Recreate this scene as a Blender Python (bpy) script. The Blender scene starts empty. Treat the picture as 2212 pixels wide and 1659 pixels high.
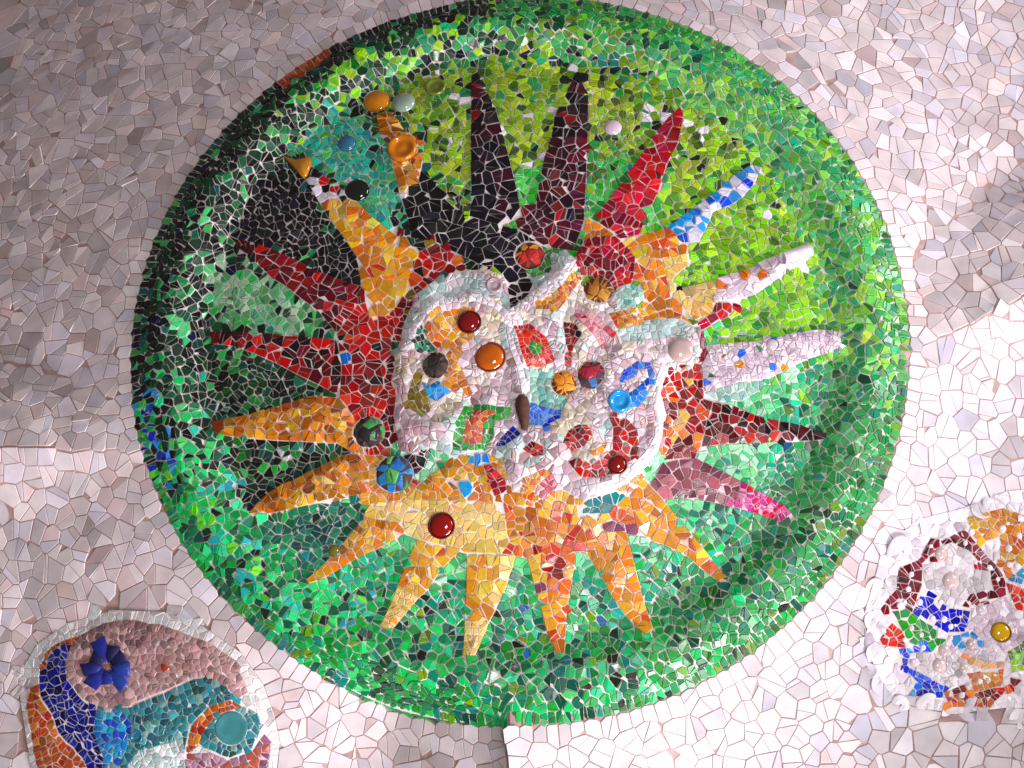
import bpy, math, random, colorsys
import numpy as np
from mathutils import Vector, Matrix, noise
from mathutils.kdtree import KDTree
from mathutils.geometry import delaunay_2d_cdt

random.seed(7); rng = np.random.default_rng(7)
scene = bpy.context.scene
COL = scene.collection

# ------------------------------------------------------------------ frame
# The ceiling is described in metres: u to the right, v up, w hanging down from the ceiling plane.
ZC = 7.3                                    # height of the ceiling plane above the floor
def world(u, v, w): return Vector((u, -v, ZC - w))

# ------------------------------------------------------------------ camera
TILT = math.radians(20.91); DIST = 6.0; R0 = 1.5; FPX = 840.0 * DIST / R0     # photo measured 2212 px wide
AZ = math.radians(-81.36); n_ = np.array([math.cos(AZ) * math.sin(TILT), math.sin(AZ) * math.sin(TILT), math.cos(TILT)])
CAM = n_ * DIST
fwd = -n_
right = np.cross(fwd, [0, 1, 0]); right /= np.linalg.norm(right)
up = np.cross(right, fwd)
fwd = fwd - right * (9.31 / FPX) - up * (113.78 / FPX); fwd /= np.linalg.norm(fwd)
right = np.cross(fwd, [0, 1, 0]); right /= np.linalg.norm(right)
up = np.cross(right, fwd)
cam = bpy.data.cameras.new("camera"); camo = bpy.data.objects.new("camera", cam); COL.objects.link(camo)
cam.sensor_width = 36; cam.lens = 36 * FPX / 2212; cam.clip_end = 200
def wv(a): return Vector((a[0], -a[1], -a[2]))
Rm = Matrix((wv(right), wv(up), -wv(fwd))).transposed()
camo.matrix_world = Matrix.Translation(world(*CAM)) @ Rm.to_4x4()
scene.camera = camo

# ------------------------------------------------------------------ light
wd = bpy.data.worlds.new("World"); scene.world = wd; wd.use_nodes = True
bg = wd.node_tree.nodes["Background"]; bg.inputs[0].default_value = (1.0, 0.79, 0.80, 1); bg.inputs[1].default_value = 0.14
def area(name, pos, target, sx, sy, watts, col):
    l = bpy.data.lights.new(name, 'AREA'); l.shape = 'RECTANGLE'; l.size = sx; l.size_y = sy; l.energy = watts; l.color = col
    o = bpy.data.objects.new(name, l); COL.objects.link(o)
    p = world(*pos); t = world(*target); o.location = p
    o.rotation_euler = (t - p).to_track_quat('-Z', 'Y').to_euler(); return o
# daylight through the open sides of the hall, plus an added fill from below
area("open_side_daylight", (5.4, -7.2, 3.5), (0.2, -0.2, 0), 6.0, 2.4, 1170, (1.0, 0.91, 0.98))
area("added_low_fill", (1.5, -1.1, 7.1), (0, 0, 0), 1.4, 1.0, 125, (1.0, 0.96, 0.97))  # added lamp below, aimed to put a sheen on the rim's inner slope
area("side_bay_daylight", (7.5, 2.5, 2.8), (0, 0, 0), 3.0, 2.4, 300, (0.96, 0.89, 1.0))
scene.view_settings.view_transform = 'Standard'; scene.view_settings.look = 'None'
scene.view_settings.exposure = 0.2; scene.view_settings.gamma = 1.0

# ------------------------------------------------------------------ materials
def lin(h):
    h = h.lstrip('#'); c = [int(h[i:i + 2], 16) / 255 for i in (0, 2, 4)]
    return tuple((x / 12.92 if x <= .04045 else ((x + .055) / 1.055) ** 2.4) for x in c)
def tile_mat(name, rough, rvar, bump, coat=0.0, scale=60, spec=0.5, wear=.38):
    m = bpy.data.materials.new(name); m.use_nodes = True; nt = m.node_tree; p = nt.nodes["Principled BSDF"]
    at = nt.nodes.new("ShaderNodeAttribute"); at.attribute_name = "col"
    geo = nt.nodes.new("ShaderNodeNewGeometry")
    nz = nt.nodes.new("ShaderNodeTexNoise"); nz.inputs["Scale"].default_value = scale; nz.inputs["Detail"].default_value = 4
    nt.links.new(geo.outputs["Position"], nz.inputs["Vector"])
    mp = nt.nodes.new("ShaderNodeMapRange"); mp.inputs[3].default_value = .80; mp.inputs[4].default_value = 1.16
    mp.inputs[1].default_value = .25; mp.inputs[2].default_value = .75
    nt.links.new(nz.outputs["Fac"], mp.inputs[0])
    mx = nt.nodes.new("ShaderNodeMix"); mx.data_type = 'RGBA'; mx.blend_type = 'MULTIPLY'; mx.inputs[0].default_value = 1
    nt.links.new(at.outputs["Color"], mx.inputs[6]); nt.links.new(mp.outputs[0], mx.inputs[7])
    nt.links.new(mx.outputs[2], p.inputs["Base Color"])
    n2 = nt.nodes.new("ShaderNodeTexNoise"); n2.inputs["Scale"].default_value = scale * .45; n2.inputs["Detail"].default_value = 2
    nt.links.new(geo.outputs["Position"], n2.inputs["Vector"])
    m2 = nt.nodes.new("ShaderNodeMapRange"); m2.inputs[3].default_value = rough; m2.inputs[4].default_value = rough + rvar
    m2.inputs[1].default_value = .3; m2.inputs[2].default_value = .7
    nt.links.new(n2.outputs["Fac"], m2.inputs[0])
    ma = nt.nodes.new("ShaderNodeMath"); ma.operation = 'MULTIPLY_ADD'; ma.inputs[1].default_value = wear
    nt.links.new(at.outputs["Alpha"], ma.inputs[0]); nt.links.new(m2.outputs[0], ma.inputs[2]); nt.links.new(ma.outputs[0], p.inputs["Roughness"])
    bp = nt.nodes.new("ShaderNodeBump"); bp.inputs["Strength"].default_value = bump; bp.inputs["Distance"].default_value = .004
    nt.links.new(n2.outputs["Fac"], bp.inputs["Height"]); nt.links.new(bp.outputs[0], p.inputs["Normal"])
    p.inputs["Specular IOR Level"].default_value = spec; p.inputs["Coat Weight"].default_value = coat
    return m
def plaster(name, c1, c2, scale=25):
    m = bpy.data.materials.new(name); m.use_nodes = True; nt = m.node_tree; p = nt.nodes["Principled BSDF"]
    geo = nt.nodes.new("ShaderNodeNewGeometry")
    nz = nt.nodes.new("ShaderNodeTexNoise"); nz.inputs["Scale"].default_value = scale; nz.inputs["Detail"].default_value = 6
    nt.links.new(geo.outputs["Position"], nz.inputs["Vector"])
    cr = nt.nodes.new("ShaderNodeValToRGB"); cr.color_ramp.elements[0].position = .3; cr.color_ramp.elements[1].position = .7
    cr.color_ramp.elements[0].color = (*lin(c1), 1); cr.color_ramp.elements[1].color = (*lin(c2), 1)
    nt.links.new(nz.outputs["Fac"], cr.inputs[0]); nt.links.new(cr.outputs[0], p.inputs["Base Color"])
    p.inputs["Roughness"].default_value = .9
    bp = nt.nodes.new("ShaderNodeBump"); bp.inputs["Strength"].default_value = .5; bp.inputs["Distance"].default_value = .003
    n3 = nt.nodes.new("ShaderNodeTexNoise"); n3.inputs["Scale"].default_value = 220
    nt.links.new(geo.outputs["Position"], n3.inputs["Vector"]); nt.links.new(n3.outputs["Fac"], bp.inputs["Height"])
    nt.links.new(bp.outputs[0], p.inputs["Normal"])
    return m
M_WHITE = tile_mat("white_glaze", .16, .22, .12, 0.0, 9)
M_GLAZE = tile_mat("glass_shard", .10, .22, .25, 0.15, 60)
M_STONE = tile_mat("milky_stone", .12, .2, .3, 0.2, 60)
M_BOSS = tile_mat("glass_boss", .04, .06, .05, 0.6, 25, .5, 0)
M_GROUT_W = plaster("brown_grout", "ac8e86", "c8aea6")
M_GROUT_R = plaster("pale_grout", "e4dad6", "f4eeea")
M_KNOB = plaster("brown_clay", "4a2c20", "5e3a2a", 60)

# ------------------------------------------------------------------ height field
U0, V0, CELL = -3.0, -2.75, 0.006
NU, NV = int(6.0 / CELL), int(5.3 / CELL)
uu = U0 + (np.arange(NU) + .5) * CELL; vv = V0 + (np.arange(NV) + .5) * CELL
UU, VV = np.meshgrid(uu, vv)
def rays(px):
    px = np.atleast_2d(np.asarray(px, float))
    return fwd + right * ((px[:, :1] - 1106) / FPX) + up * ((829.5 - px[:, 1:2]) / FPX)
def unproject(px, H=None):
    d = rays(px); w = np.zeros(len(d))
    for _ in range(6 if H is not None else 1):
        t = (w - CAM[2]) / d[:, 2]; u = CAM[0] + d[:, 0] * t; v = CAM[1] + d[:, 1] * t
        if H is not None: w = samp(H, u, v)
    return np.c_[u, v]
def project(u, v, w):
    p = np.stack([u, v, w], -1) - CAM
    z = p @ fwd
    return 1106 + FPX * (p @ right) / z, 829.5 - FPX * (p @ up) / z
def samp(H, u, v):
    x = np.clip((np.asarray(u) - U0) / CELL - .5, 0, NU - 1.001); y = np.clip((np.asarray(v) - V0) / CELL - .5, 0, NV - 1.001)
    i = x.astype(int); j = y.astype(int); fx = x - i; fy = y - j
    return (H[j, i] * (1 - fx) + H[j, i + 1] * fx) * (1 - fy) + (H[j + 1, i] * (1 - fx) + H[j + 1, i + 1] * fx) * fy
def blur(A, k):
    for ax in (0, 1):
        for _ in range(2):
            c = np.cumsum(np.pad(A, [(k + 1, k) if a == ax else (0, 0) for a in (0, 1)], mode='edge'), axis=ax)
            n = A.shape[ax]; s = 2 * k + 1
            A = (np.take(c, range(s, n + s), axis=ax) - np.take(c, range(0, n), axis=ax)) / s
    return A
_op = np.array([(329,905),(2270,885),(1277,1806),(1110,8),(667,220),(407,529),(900,81),(1920,171),(2087,346),(2230,610),(407,1245),(529,1461),(712,1631),(972,1758),(1541,1778),(1823,1660),(1985,1530),(2148,1339)], float) / 1.15732
_d = rays(_op); _t = (.03 - CAM[2]) / _d[:, 2]; _q = CAM + _d * _t[:, None]
def fourier(a): return np.stack([np.ones_like(a), np.cos(a), np.sin(a), np.cos(2 * a), np.sin(2 * a), np.cos(3 * a), np.sin(3 * a)], -1)
FC = np.linalg.lstsq(fourier(np.arctan2(_q[:, 1], _q[:, 0])), np.hypot(_q[:, 0], _q[:, 1]) / R0, rcond=None)[0]
def rim_r(a): return R0 * (fourier(np.asarray(a, float)) @ FC)      # the hand laid outline is not quite round
RHO = np.hypot(UU, VV) / rim_r(np.arctan2(VV, UU)); ANG = np.degrees(np.arctan2(VV, UU))
def sdl(p, q):                                 # signed distance left of the line p->q (plan), from photo points
    a, b = unproject([p, q]); d = (b - a) / np.linalg.norm(b - a)
    return (VV - a[1]) * d[0] - (UU - a[0]) * d[1]
def smin(a, b, k=.08): 
    h = np.clip(.5 + .5 * (b - a) / k, 0, 1); return b * (1 - h) + a * h - k * h * (1 - h)
def ss(a, b, x): t = np.clip((x - a) / (b - a), 0, 1); return t * t * (3 - 2 * t)
# ridges where the four domes meet; each has a steep side and a gentle shelf before the dome rises
RL_ = sdl((0, 957), (320, 985)); RR_ = sdl((1960, 765), (2212, 642)); RB_ = sdl((1108, 1680), (1092, 1560)); RT_ = sdl((1012, 10), (1016, -120))
DO = (RHO - 1.0) * R0
def soft(d, k): return k * np.logaddexp(0, d / k)
def steep(d, G=.42, L=.42, k=.04): return G * (1 - np.exp(-soft(d, k) / L))
def shelf(d, s, sl=.34, G=.17, k=.05): d = soft(d, k); return sl * np.minimum(d, s + .2) + G * ss(s - .15, s + .32, d) + .22 * (1 - np.exp(-np.maximum(d - s, 0) / .9))
def off_rim(d): return .40 * (1 - np.exp(-soft(d, .02) / .75))
OR = off_rim(DO + .015)
OR2 = .40 * (1 - np.exp(-(soft(DO, .02) + .03) / 1.25)); OR3 = OR2 + .17 * np.exp(-((ANG + 108) / 12) ** 2)
V_UL = smin(smin(shelf(RL_, .33), steep(RT_), .08), OR2, .10) + .09 * np.clip(DO, 0, 9) ** 2; V_UR = smin(smin(shelf(RR_, .42), steep(-RT_), .08), OR, .10)
V_LL = smin(smin(steep(-RL_), steep(RB_, .55, .36), .08), OR3, .08); V_LR = smin(smin(steep(-RR_), shelf(-RB_, .48, .12), .08), OR, .10)
VQ = np.where(RL_ > 0, np.where(RT_ > 0, 0, 1), np.where(RB_ > 0, 2, 3))
VQ = np.where((UU > 0) & (VV > -1.2), np.where(RR_ > 0, np.where(RT_ > 0, 0, 1), 3), VQ)
VQ = np.where((UU <= 0) & (VQ == 1) & (VV < .8), 0, VQ)
H0v = -np.choose(VQ, [V_UL, V_UR, V_LL, V_LR]) + .018
V_LR = 0
H0v += np.where(VQ == 3, .36 * np.clip(DO - .30, 0, 9) ** 2, 0)
H0v -= .05 * np.clip(RHO - 1, 0, 9) ** 2
ringp = .044 * np.where(RHO < .90, np.cos(np.pi / 2 * np.clip((.90 - RHO) / .115, 0, 1)) ** 2, np.cos(np.pi / 2 * np.clip((RHO - .90) / .12, 0, 1)) ** 1.6)
H0r = .024 + ringp + .02 * ss(.86, .70, RHO) + .06 * np.clip(1 - (RHO / .78) ** 2, 0, 1)
aa = np.linspace(-math.pi, math.pi, 721)
ev = np.array([float(samp(H0v, np.array([1.012 * rim_r(t) * math.cos(t)]), np.array([1.012 * rim_r(t) * math.sin(t)]))[0]) for t in aa])
kk = 3; ev = np.convolve(np.pad(ev[:-1], kk, mode='wrap'), np.ones(2 * kk + 1) / (2 * kk + 1), 'valid'); ev = np.r_[ev, ev[0]]
EV = np.interp(np.radians(ANG), aa, ev)
H0r = H0r + (.75 * EV + .006 - .030) * ss(.90, 1.0, RHO) ** 1.3
H0 = np.where(RHO < 1, H0r, H0v)

# ------------------------------------------------------------------ regions traced on the ceiling
P = dict(
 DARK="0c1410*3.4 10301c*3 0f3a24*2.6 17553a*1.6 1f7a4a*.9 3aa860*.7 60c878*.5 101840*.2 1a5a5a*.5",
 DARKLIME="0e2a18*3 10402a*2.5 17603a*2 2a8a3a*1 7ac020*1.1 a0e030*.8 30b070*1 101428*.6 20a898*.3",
 LIMETOP="7c9e20*3 94b62e*3 66882a*2 a8c83e*1.7 3f5a1a*1.2 1c2414*.9 e0dce4*.35 2f8f4a*.6",
 LIME="8ccc24*3 a0e02c*3 5f9a1c*2 a4dc3a*1.5 4f8a20*1.5 6fae3a*1.5 e4e0ec*.25 2f9a48*.4",
 KELLY="3fae4a*2 58c860*2 2f8a3a*1.5 78d878*1.2 1f7030*.7 2898d8*.08",
 MINT="90e0a8*3 70d890*3 a8e8bc*2 58c888*2 48b878*1.5 2f9a5a*1",
 TEAL="2fa890*3 3fb8a0*3 58c0a0*2 2f8a80*2 60b070*2 48a060*2 184038*.6 101418*.4 e4e4ec*.15",
 SAGE="6fb080*3 8cc49a*3 58a068*2 a0c8a0*1.5 4f9a58*2 38b060*1.5 204830*.7",
 BOTTOM="1cac58*3 22bc6c*2.6 188a54*2 18604a*2 2a8a3a*2 6f9a1c*.9 30c878*1 0f4a38*1 108a78*1 1c2418*.4 e8e0e8*.06",
 BRIGHT="20d070*3 18b060*3 48e090*2 30c0a0*1.3 0f9048*2 70d840*.8 106040*1.4 28b0b8*.6 103020*.8",  # light emerald shards, with part of the light on them put into the colour
 DEEP="3c9c58*3 30904e*3 4ca864*2 5ca06c*2 2c9456*2 5a9060*1.2 386a40*1.4 2f7a6a*1 16402c*.7 6a8a30*.6",
 RINGR="6cc060*3 84cc64*2.6 58b068*2.6 98d458*1.7 48b080*2 6aa838*2 3f9a60*2 2f8048*1 b8d848*.3",
 TOPR="3faa54*3 2a9050*3 48a860*2 6f9a30*1.6 0f5038*1.5 88c040*1 208a70*1 101820*.5",
 TEALDARK="106850*3 187860*3 0f5048*2 208a60*2 2a9a70*1.2 20605a*1.5 103828*1 2090a0*.4",
 TEALMID="1cae80*3 28c492*2.5 108868*2.5 38c890*1.3 2070a0*.3 30a060*1.5 0f6a50*1.2",
 BLACK="0c0a0e*8 141220*2 101a16*2 1a1420*1 e6e4ea*.07",
 DGREEN="0c140f*4 12301c*3 1c5028*2 2a7a38*1 3fae5a*.7 0f3f38*1 c8ccd0*.2",
 BLACKWINE="120c12*5 241018*2 3a1420*1.6 0e0c18*2 7a1418*.25",
 WINE="3a1420*3 4a1828*3 2a1018*2 5a1c28*2 7a1c28*1 c02020*.4 1c1430*.4 d88020*.15",
 RED="a01410*3 b81c14*3 7a0e12*3 d82c18*1.4 5a0c12*2.4 c85818*.6 1c1014*1.1 2a80d0*.08 8a6a20*.2",
 DEEPRED="7a0c1c*3 8e1020*3 5e0a18*3 a81422*1.6 3a0c14*1.6 c02018*.9",
 REDBRIGHT="a01414*3 b81c18*3 8a1014*2.4 c82c18*1.4 6a0c12*1.4",
 CRIMSON="a81030*3 c01838*3 8a0c28*2.5 d82040*1.5 b01c18*2 6a0a20*1",
 DARKRED="4a1018*3 6a1018*3 a01414*2.5 c02418*1.6 2a0c12*2 1a0c12*1.4",
 ORANGE="dc8a18*3 d47c14*2.4 e09c28*3 c06c14*1.6 e4aa3c*2 c85818*.4 e0b848*1.4 c8a030*.7",
 ORANGEMIX="dc8c1c*3 d47c14*2.4 e09c2c*2.6 e4b848*2 8a1c14*.5 c83018*.4 d05818*1.2 7a4058*.35",
 REDORANGE="8a1014*3 c82418*2.5 e08018*2.5 d86a10*2 6a0f14*2 e8c060*.5 d0b080*.25",
 AMBER="b87418*3 c88420*3 a86414*2.5 d89430*2.5 8a4c14*1.5 e0a840*1.6 f0d088*.5",
 YELLOW="dcae3c*3 d49e2c*3 e0bc54*2 c89a28*1 d89828*2 d86818*.6 e8d070*1",
 GOLD="d89020*3 e0a838*3 e8c058*2.5 c07818*1.5 b83018*.3",
 PALEYEL="e8d088*3 e0c478*3 f0dc98*2 d8b868*2 e0a838*.5",
 BLUE="1878e0*3 2a90e8*2 1060c8*2 48b0f0*1", FLECK="e0d0dc*4 e8dce4*4 d4c0d0*3 f0e8ee*2 2878e8*.6 d87a10*.4 2f8a50*.3 c8b4c0*1", SKYWHITE="28a0e8*2 40b4f0*2 1868d0*2 d8d4e8*3 e4e0f0*1.5 b8c8e8*1",
 BLACKWHITE="0c0a0e*4 141220*2 e0dce6*2.4 c82018*.4 2f8a78*.8",
 SKY="28a0e8*3 40b4f0*3 1880c8*1.5 105080*.7 d8d4e8*.7",
 LTBLUE="5a98f0*3 78b0f4*2 4880e8*2 2858d0*1", DEEPBLUE="1420c0*3 1830d0*3 0c1890*1",
 NAVY="141a70*3 182488*3 0f1450*2.4 1c3098*1", TURQ="2898c8*3 38a8d0*2 2078b8*2 60b8c8*1.4 2a58b0*1 98c8d0*1",
 OCEAN="2f7a84*3 3c8890*2.4 26606a*2 58a0a0*1.4 78a8a4*1 28544e*1", 
 WHITEPINK="e0ccd4*3 e8d8dc*3 d0b8c4*2 f0e4e8*2 d8ccd0*2 c8b0b4*1.2 e4d8c8*1.5",
 PINKSTONE="c8a8b0*3 d8bcc4*3 b8949c*2 e0ccd0*2 c09c98*1.5 d0b4a8*1", CREAM="d8d0bc*3 e4dcc8*3 ccc0a8*2 d4ccc8*2 c4b49c*1",
 BORDER="e2e2de*3 e4deda*3 e6dedc*2 d4dedc*1.5",
 AQUAWHITE="c8dcd8*3 b8d4d0*3 d8e4e0*2 a8c8c4*1.5 e0d8dc*1", SEAFOAM="8cc4b4*3 a4d4c4*2.4 78b4a8*2 b8dcd0*1",
 WHITE="f0ecf0*3 f4f0f2*2 e4dce8*1.6", LILACWHITE="e0d0dc*3 e8dce4*3 d4c0d0*2 f0e8ee*2 c8b4c0*1",
 MAUVE="9a5a68*3 8a4c5c*3 a86874*2 7a4050*2", PINK="e060a8*2 d04898*2 f080b8*1.6 e83870*1.4 f4b0d0*1.2",
 PINKROSE="d88090*2 c86878*2 e0a0a8*2 e03030*.7 d0a8b0*2", OLIVE="7a7018*3 8c8020*2 6a5c14*2",
 ROSESTONE="b08684*3 bc9692*3 a07874*2.4 cca8a4*1.6 8e686a*1.6", RUST="b85818*3 c87020*2.4 a04414*2 d88c30*1",
 MAUVESTONE="a07890*2 8a5870*2 b08898*1.5 a05848*1.6 c0a0b0*1", TEALWEDGE="107878*3 188888*2 0c6068*2",
 GARNET="7a0c28*3 8a1030*3 600a20*2.4 4a0818*1", GREYWHITE="d8d4d4*3 ccc8c8*3 e4e0e4*2 c0bcc0*1",
 GREEN="2f9a48*3 207a38*2 48b058*1 38b030*1", REDBR="d82c18*3 e04018*2 b82014*2", BLUEMIX="1830c8*2 3878e8*2 1850d0*2 58a8f0*1",
 PEACH="f0b478*3 e8a060*2 f0c898*2",
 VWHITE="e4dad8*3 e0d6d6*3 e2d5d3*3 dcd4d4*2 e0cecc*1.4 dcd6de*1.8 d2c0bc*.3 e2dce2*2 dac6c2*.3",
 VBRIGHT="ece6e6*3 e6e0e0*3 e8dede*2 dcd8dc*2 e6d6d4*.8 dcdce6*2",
)
PAL = {}
for k, s in P.items():
    cs, ws = [], []
    for t in s.split():
        h, _, w = t.partition('*'); cs.append(h); ws.append(float(w or 1))
    PAL[k] = (cs, ws)
def pick(k):
    cs, ws = PAL[k]; h = random.choices(cs, ws)[0]
    c = [int(h[i:i + 2], 16) / 255 for i in (0, 2, 4)]
    a, s, v = colorsys.rgb_to_hsv(*c)
    a = (a + random.gauss(0, .012)) % 1; s = min(1, max(0, s * random.gauss(1.0 if s < .3 else 1.22, .08))); v = min(1, max(.02, v * random.gauss(1, .07)))
    c = colorsys.hsv_to_rgb(a, s, v)
    return tuple((x / 12.92 if x <= .04045 else ((x + .055) / 1.055) ** 2.4) for x in c), kind_of(a, s, v)
def kind_of(h, s, v):
    h *= 360
    if v < .24: return 'black_tile'
    if s < .20: return 'white_tile'
    if h < 18 or h > 335: return 'red_tile' if s > .5 else 'pink_tile'
    if h < 42: return 'orange_tile'
    if h < 62: return 'yellow_tile'
    if h < 148: return 'green_tile'
    if h < 188: return 'teal_tile'
    if h < 262: return 'blue_tile'
    return 'pink_tile'

# (part name, palette, tile spacing px, split chance, relief metres, stone?, label, outline)
R = []
def reg(name, pal, sp, split, h, pts, label=None, stone=False, mat=None):
    R.append(dict(name=name, pal=pal, sp=sp, split=split, h=h, pts=pts, label=label, stone=stone, thing='sun'))
ray = 'sun_ray'
reg('sun_body', 'RED', 18, .5, .012, [(728,720),(735,712),(776,619),(803,600),(823,560),(862,500),(890,530),(935,525),(1000,560),(1010,590),(955,600),(905,640),(880,690),(850,760),(850,830),(880,880),(851,928),(845,990),(790,985),(765,903),(735,860),(738,790)], 'red part of the sun body beside the pale relief')
reg('sun_body', 'GOLD', 20, .5, .012, [(770,556),(862,516),(890,520),(900,560),(888,610),(860,660),(835,690),(800,690),(790,650)], 'gold part of the sun body')
reg('sun_body', 'ORANGE', 17, .6, .012, [(1262,470),(1290,478),(1350,522),(1440,492),(1480,531),(1490,572),(1452,606),(1480,690),(1500,708),(1440,695),(1390,700),(1380,680),(1392,632),(1365,590),(1330,560),(1262,540)], 'orange part of the sun body')
reg('sun_body', 'REDORANGE', 15, .5, .012, [(1436,800),(1512,775),(1520,860),(1540,872),(1512,968),(1498,992),(1436,1004),(1418,960),(1430,900),(1418,850)], 'red and orange part of the sun body')
reg('sun_body', 'PALEYEL', 19, .6, .012, [(800,1092),(830,1050),(960,1040),(1085,1050),(1095,1140),(1110,1200),(1000,1198),(905,1168),(860,1150),(775,1140)], 'pale yellow part of the sun body')
reg('sun_body', 'ORANGEMIX', 16, .55, .012, [(1080,1050),(1140,1060),(1250,1060),(1330,1050),(1385,1025),(1440,1076),(1400,1165),(1353,1152),(1265,1194),(1240,1190),(1139,1209),(1112,1206),(1098,1160)], 'orange part of the sun body below the relief')
reg('sun_body', 'GOLD', 13, .5, .016, [(845,985),(905,1050),(1000,985),(1090,1000),(1110,1070),(1215,1060),(1260,1085),(1250,1112),(1140,1096),(1090,1090),(960,1084),(880,1080),(800,1092),(740,1080),(678,1092),(740,985),(790,985)], 'jumbled gold part of the sun body')
# rays, clockwise from the top
reg(ray, 'BLACKWINE', 21, .55, .010, [(1018,165),(1033,158),(1042,185),(1072,239),(1093,316),(1118,415),(1128,470),(1085,490),(1015,470),(1018,432)], 'near black ray at the top')
reg(ray, 'BLACKWINE', 20, .5, .010, [(1244,158),(1272,162),(1271,250),(1270,300),(1191,299),(1198,253),(1227,197)], 'black tip of the upper ray')
reg(ray, 'WINE', 18, .5, .010, [(1191,299),(1270,300),(1266,400),(1262,480),(1240,545),(1180,535),(1120,500),(1110,470),(1128,445),(1156,443),(1167,387),(1177,337)], 'wine red ray near the top')
reg(ray, 'CRIMSON', 19, .6, .010, [(1469,232),(1477,253),(1466,309),(1441,355),(1423,415),(1402,457),(1381,510),(1340,520),(1290,485),(1286,467),(1314,436),(1350,387),(1385,337),(1402,309),(1434,267)], 'crimson ray at the upper right')
reg(ray, 'SKYWHITE', 16, .4, .012, [(1645,362),(1624,358),(1585,380),(1564,404),(1533,425),(1519,436),(1470,471),(1450,492),(1470,531),(1510,524),(1529,489),(1540,460),(1582,443),(1607,425),(1631,397)], 'blue ray')
reg(ray, 'PALEYEL', 15, .6, .010, [(1431,562),(1488,548),(1492,572),(1463,593),(1451,609),(1474,623),(1548,606),(1547,654),(1535,681),(1498,695),(1470,656),(1448,640)], 'pale yellow base of the blue and white ray')
reg(ray, 'FLECK', 15, .4, .022, [(1547,606),(1575,596),(1617,585),(1652,564),(1695,550),(1726,539),(1754,539),(1744,564),(1702,589),(1652,624),(1631,638),(1603,648),(1547,654)], 'white ray with blue shards')
reg(ray, 'CRIMSON', 15, .5, .010, [(1540,656),(1600,657),(1575,684),(1518,715),(1522,736),(1533,779),(1515,786),(1510,736),(1494,708),(1540,677)], 'short crimson ray')
reg(ray, 'FLECK', 12, .5, .022, [(1540,747),(1617,743),(1687,729),(1716,722),(1768,715),(1812,718),(1818,750),(1786,764),(1744,778),(1702,800),(1659,821),(1603,826),(1545,842),(1520,850),(1515,793)], 'lilac white ray on the right')
reg('pebble_patch', 'SEAFOAM', 13, .5, .006, [(1520,852),(1545,842),(1603,828),(1655,824),(1640,846),(1600,868),(1555,870),(1533,860)])
reg(ray, 'DARKRED', 16, .55, .010, [(1512,968),(1540,870),(1582,877),(1631,898),(1687,912),(1726,919),(1788,936),(1786,949),(1716,956),(1631,960),(1575,960)], 'dark red ray on the right')
reg(ray, 'MAUVE', 16, .4, .010, [(1434,996),(1498,989),(1540,1010),(1600,1042),(1592,1081),(1568,1093),(1498,1077),(1434,1081),(1405,1050)], 'mauve base of the pink tipped ray')
reg(ray, 'PINK', 11, .6, .022, [(1600,1042),(1645,1067),(1694,1094),(1710,1112),(1686,1128),(1645,1114),(1568,1093),(1592,1081)], 'bright pink ray tip')
reg(ray, 'ORANGE', 19, .5, .010, [(1374,1139),(1360,1075),(1385,1030),(1434,1083),(1470,1128),(1519,1185),(1572,1248),(1568,1258),(1554,1258),(1526,1238),(1480,1199),(1434,1178),(1402,1167)], 'orange ray at the lower right')
reg(ray, 'ORANGE', 18, .5, .010, [(1265,1194),(1297,1241),(1332,1304),(1374,1357),(1396,1371),(1411,1357),(1392,1304),(1381,1259),(1367,1206),(1353,1150),(1300,1150)], 'orange ray')
reg(ray, 'ORANGEMIX', 17, .5, .010, [(1139,1209),(1153,1259),(1167,1308),(1181,1364),(1202,1413),(1221,1410),(1223,1343),(1230,1287),(1241,1227),(1244,1188),(1190,1170)], 'orange ray with dark red shards')
reg(ray, 'YELLOW', 19, .5, .010, [(1009,1195),(1007,1287),(1004,1340),(1056,1345),(1072,1318),(1097,1259),(1116,1200)], 'yellow ray')
reg(ray, 'PALEYEL', 12, .6, .010, [(1004,1340),(1000,1418),(1026,1417),(1044,1378),(1056,1345)], 'pale tip of the yellow ray')
reg(ray, 'YELLOW', 18, .5, .010, [(900,1167),(879,1216),(860,1265),(905,1292),(921,1280),(952,1234),(998,1188)], 'yellow ray at the lower left')
reg(ray, 'PALEYEL', 12, .6, .010, [(860,1265),(840,1315),(822,1350),(829,1360),(850,1357),(886,1315),(905,1292)], 'cream ray tip')
reg(ray, 'GOLD', 14, .55, .010, [(661,1252),(668,1262),(703,1248),(773,1206),(810,1190),(880,1152),(860,1130),(790,1120),(777,1129),(738,1178),(703,1216)], 'thin gold ray')
reg(ray, 'AMBER', 15, .6, .022, [(534,1111),(580,1067),(615,1049),(678,1018),(738,986),(775,985),(800,1010),(800,1068),(731,1076),(668,1092),(597,1109)], 'amber ray at the lower left')
reg(ray, 'AMBER', 16, .6, .022, [(458,912),(541,898),(633,870),(685,856),(735,863),(765,903),(790,985),(770,985),(731,960),(605,954),(527,949),(465,937)], 'amber ray on the left')
reg(ray, 'DARKRED', 18, .6, .010, [(455,717),(548,719),(615,726),(728,735),(740,790),(735,859),(690,833),(643,810),(598,786),(548,764),(510,750),(457,743)], 'dark red ray on the left')
reg(ray, 'DEEPRED', 18, .6, .010, [(508,533),(514,516),(557,528),(584,539),(627,557),(686,586),(725,602),(776,619),(775,660),(735,715),(728,720),(690,675),(655,649),(620,621),(588,602),(561,576),(526,545)], 'crimson ray at the upper left')
reg(ray, 'BLACKWHITE', 17, .5, .010, [(652,372),(676,362),(720,395),(768,432),(764,445),(715,436),(694,448)], 'black and white tip of the gold ray')
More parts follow.
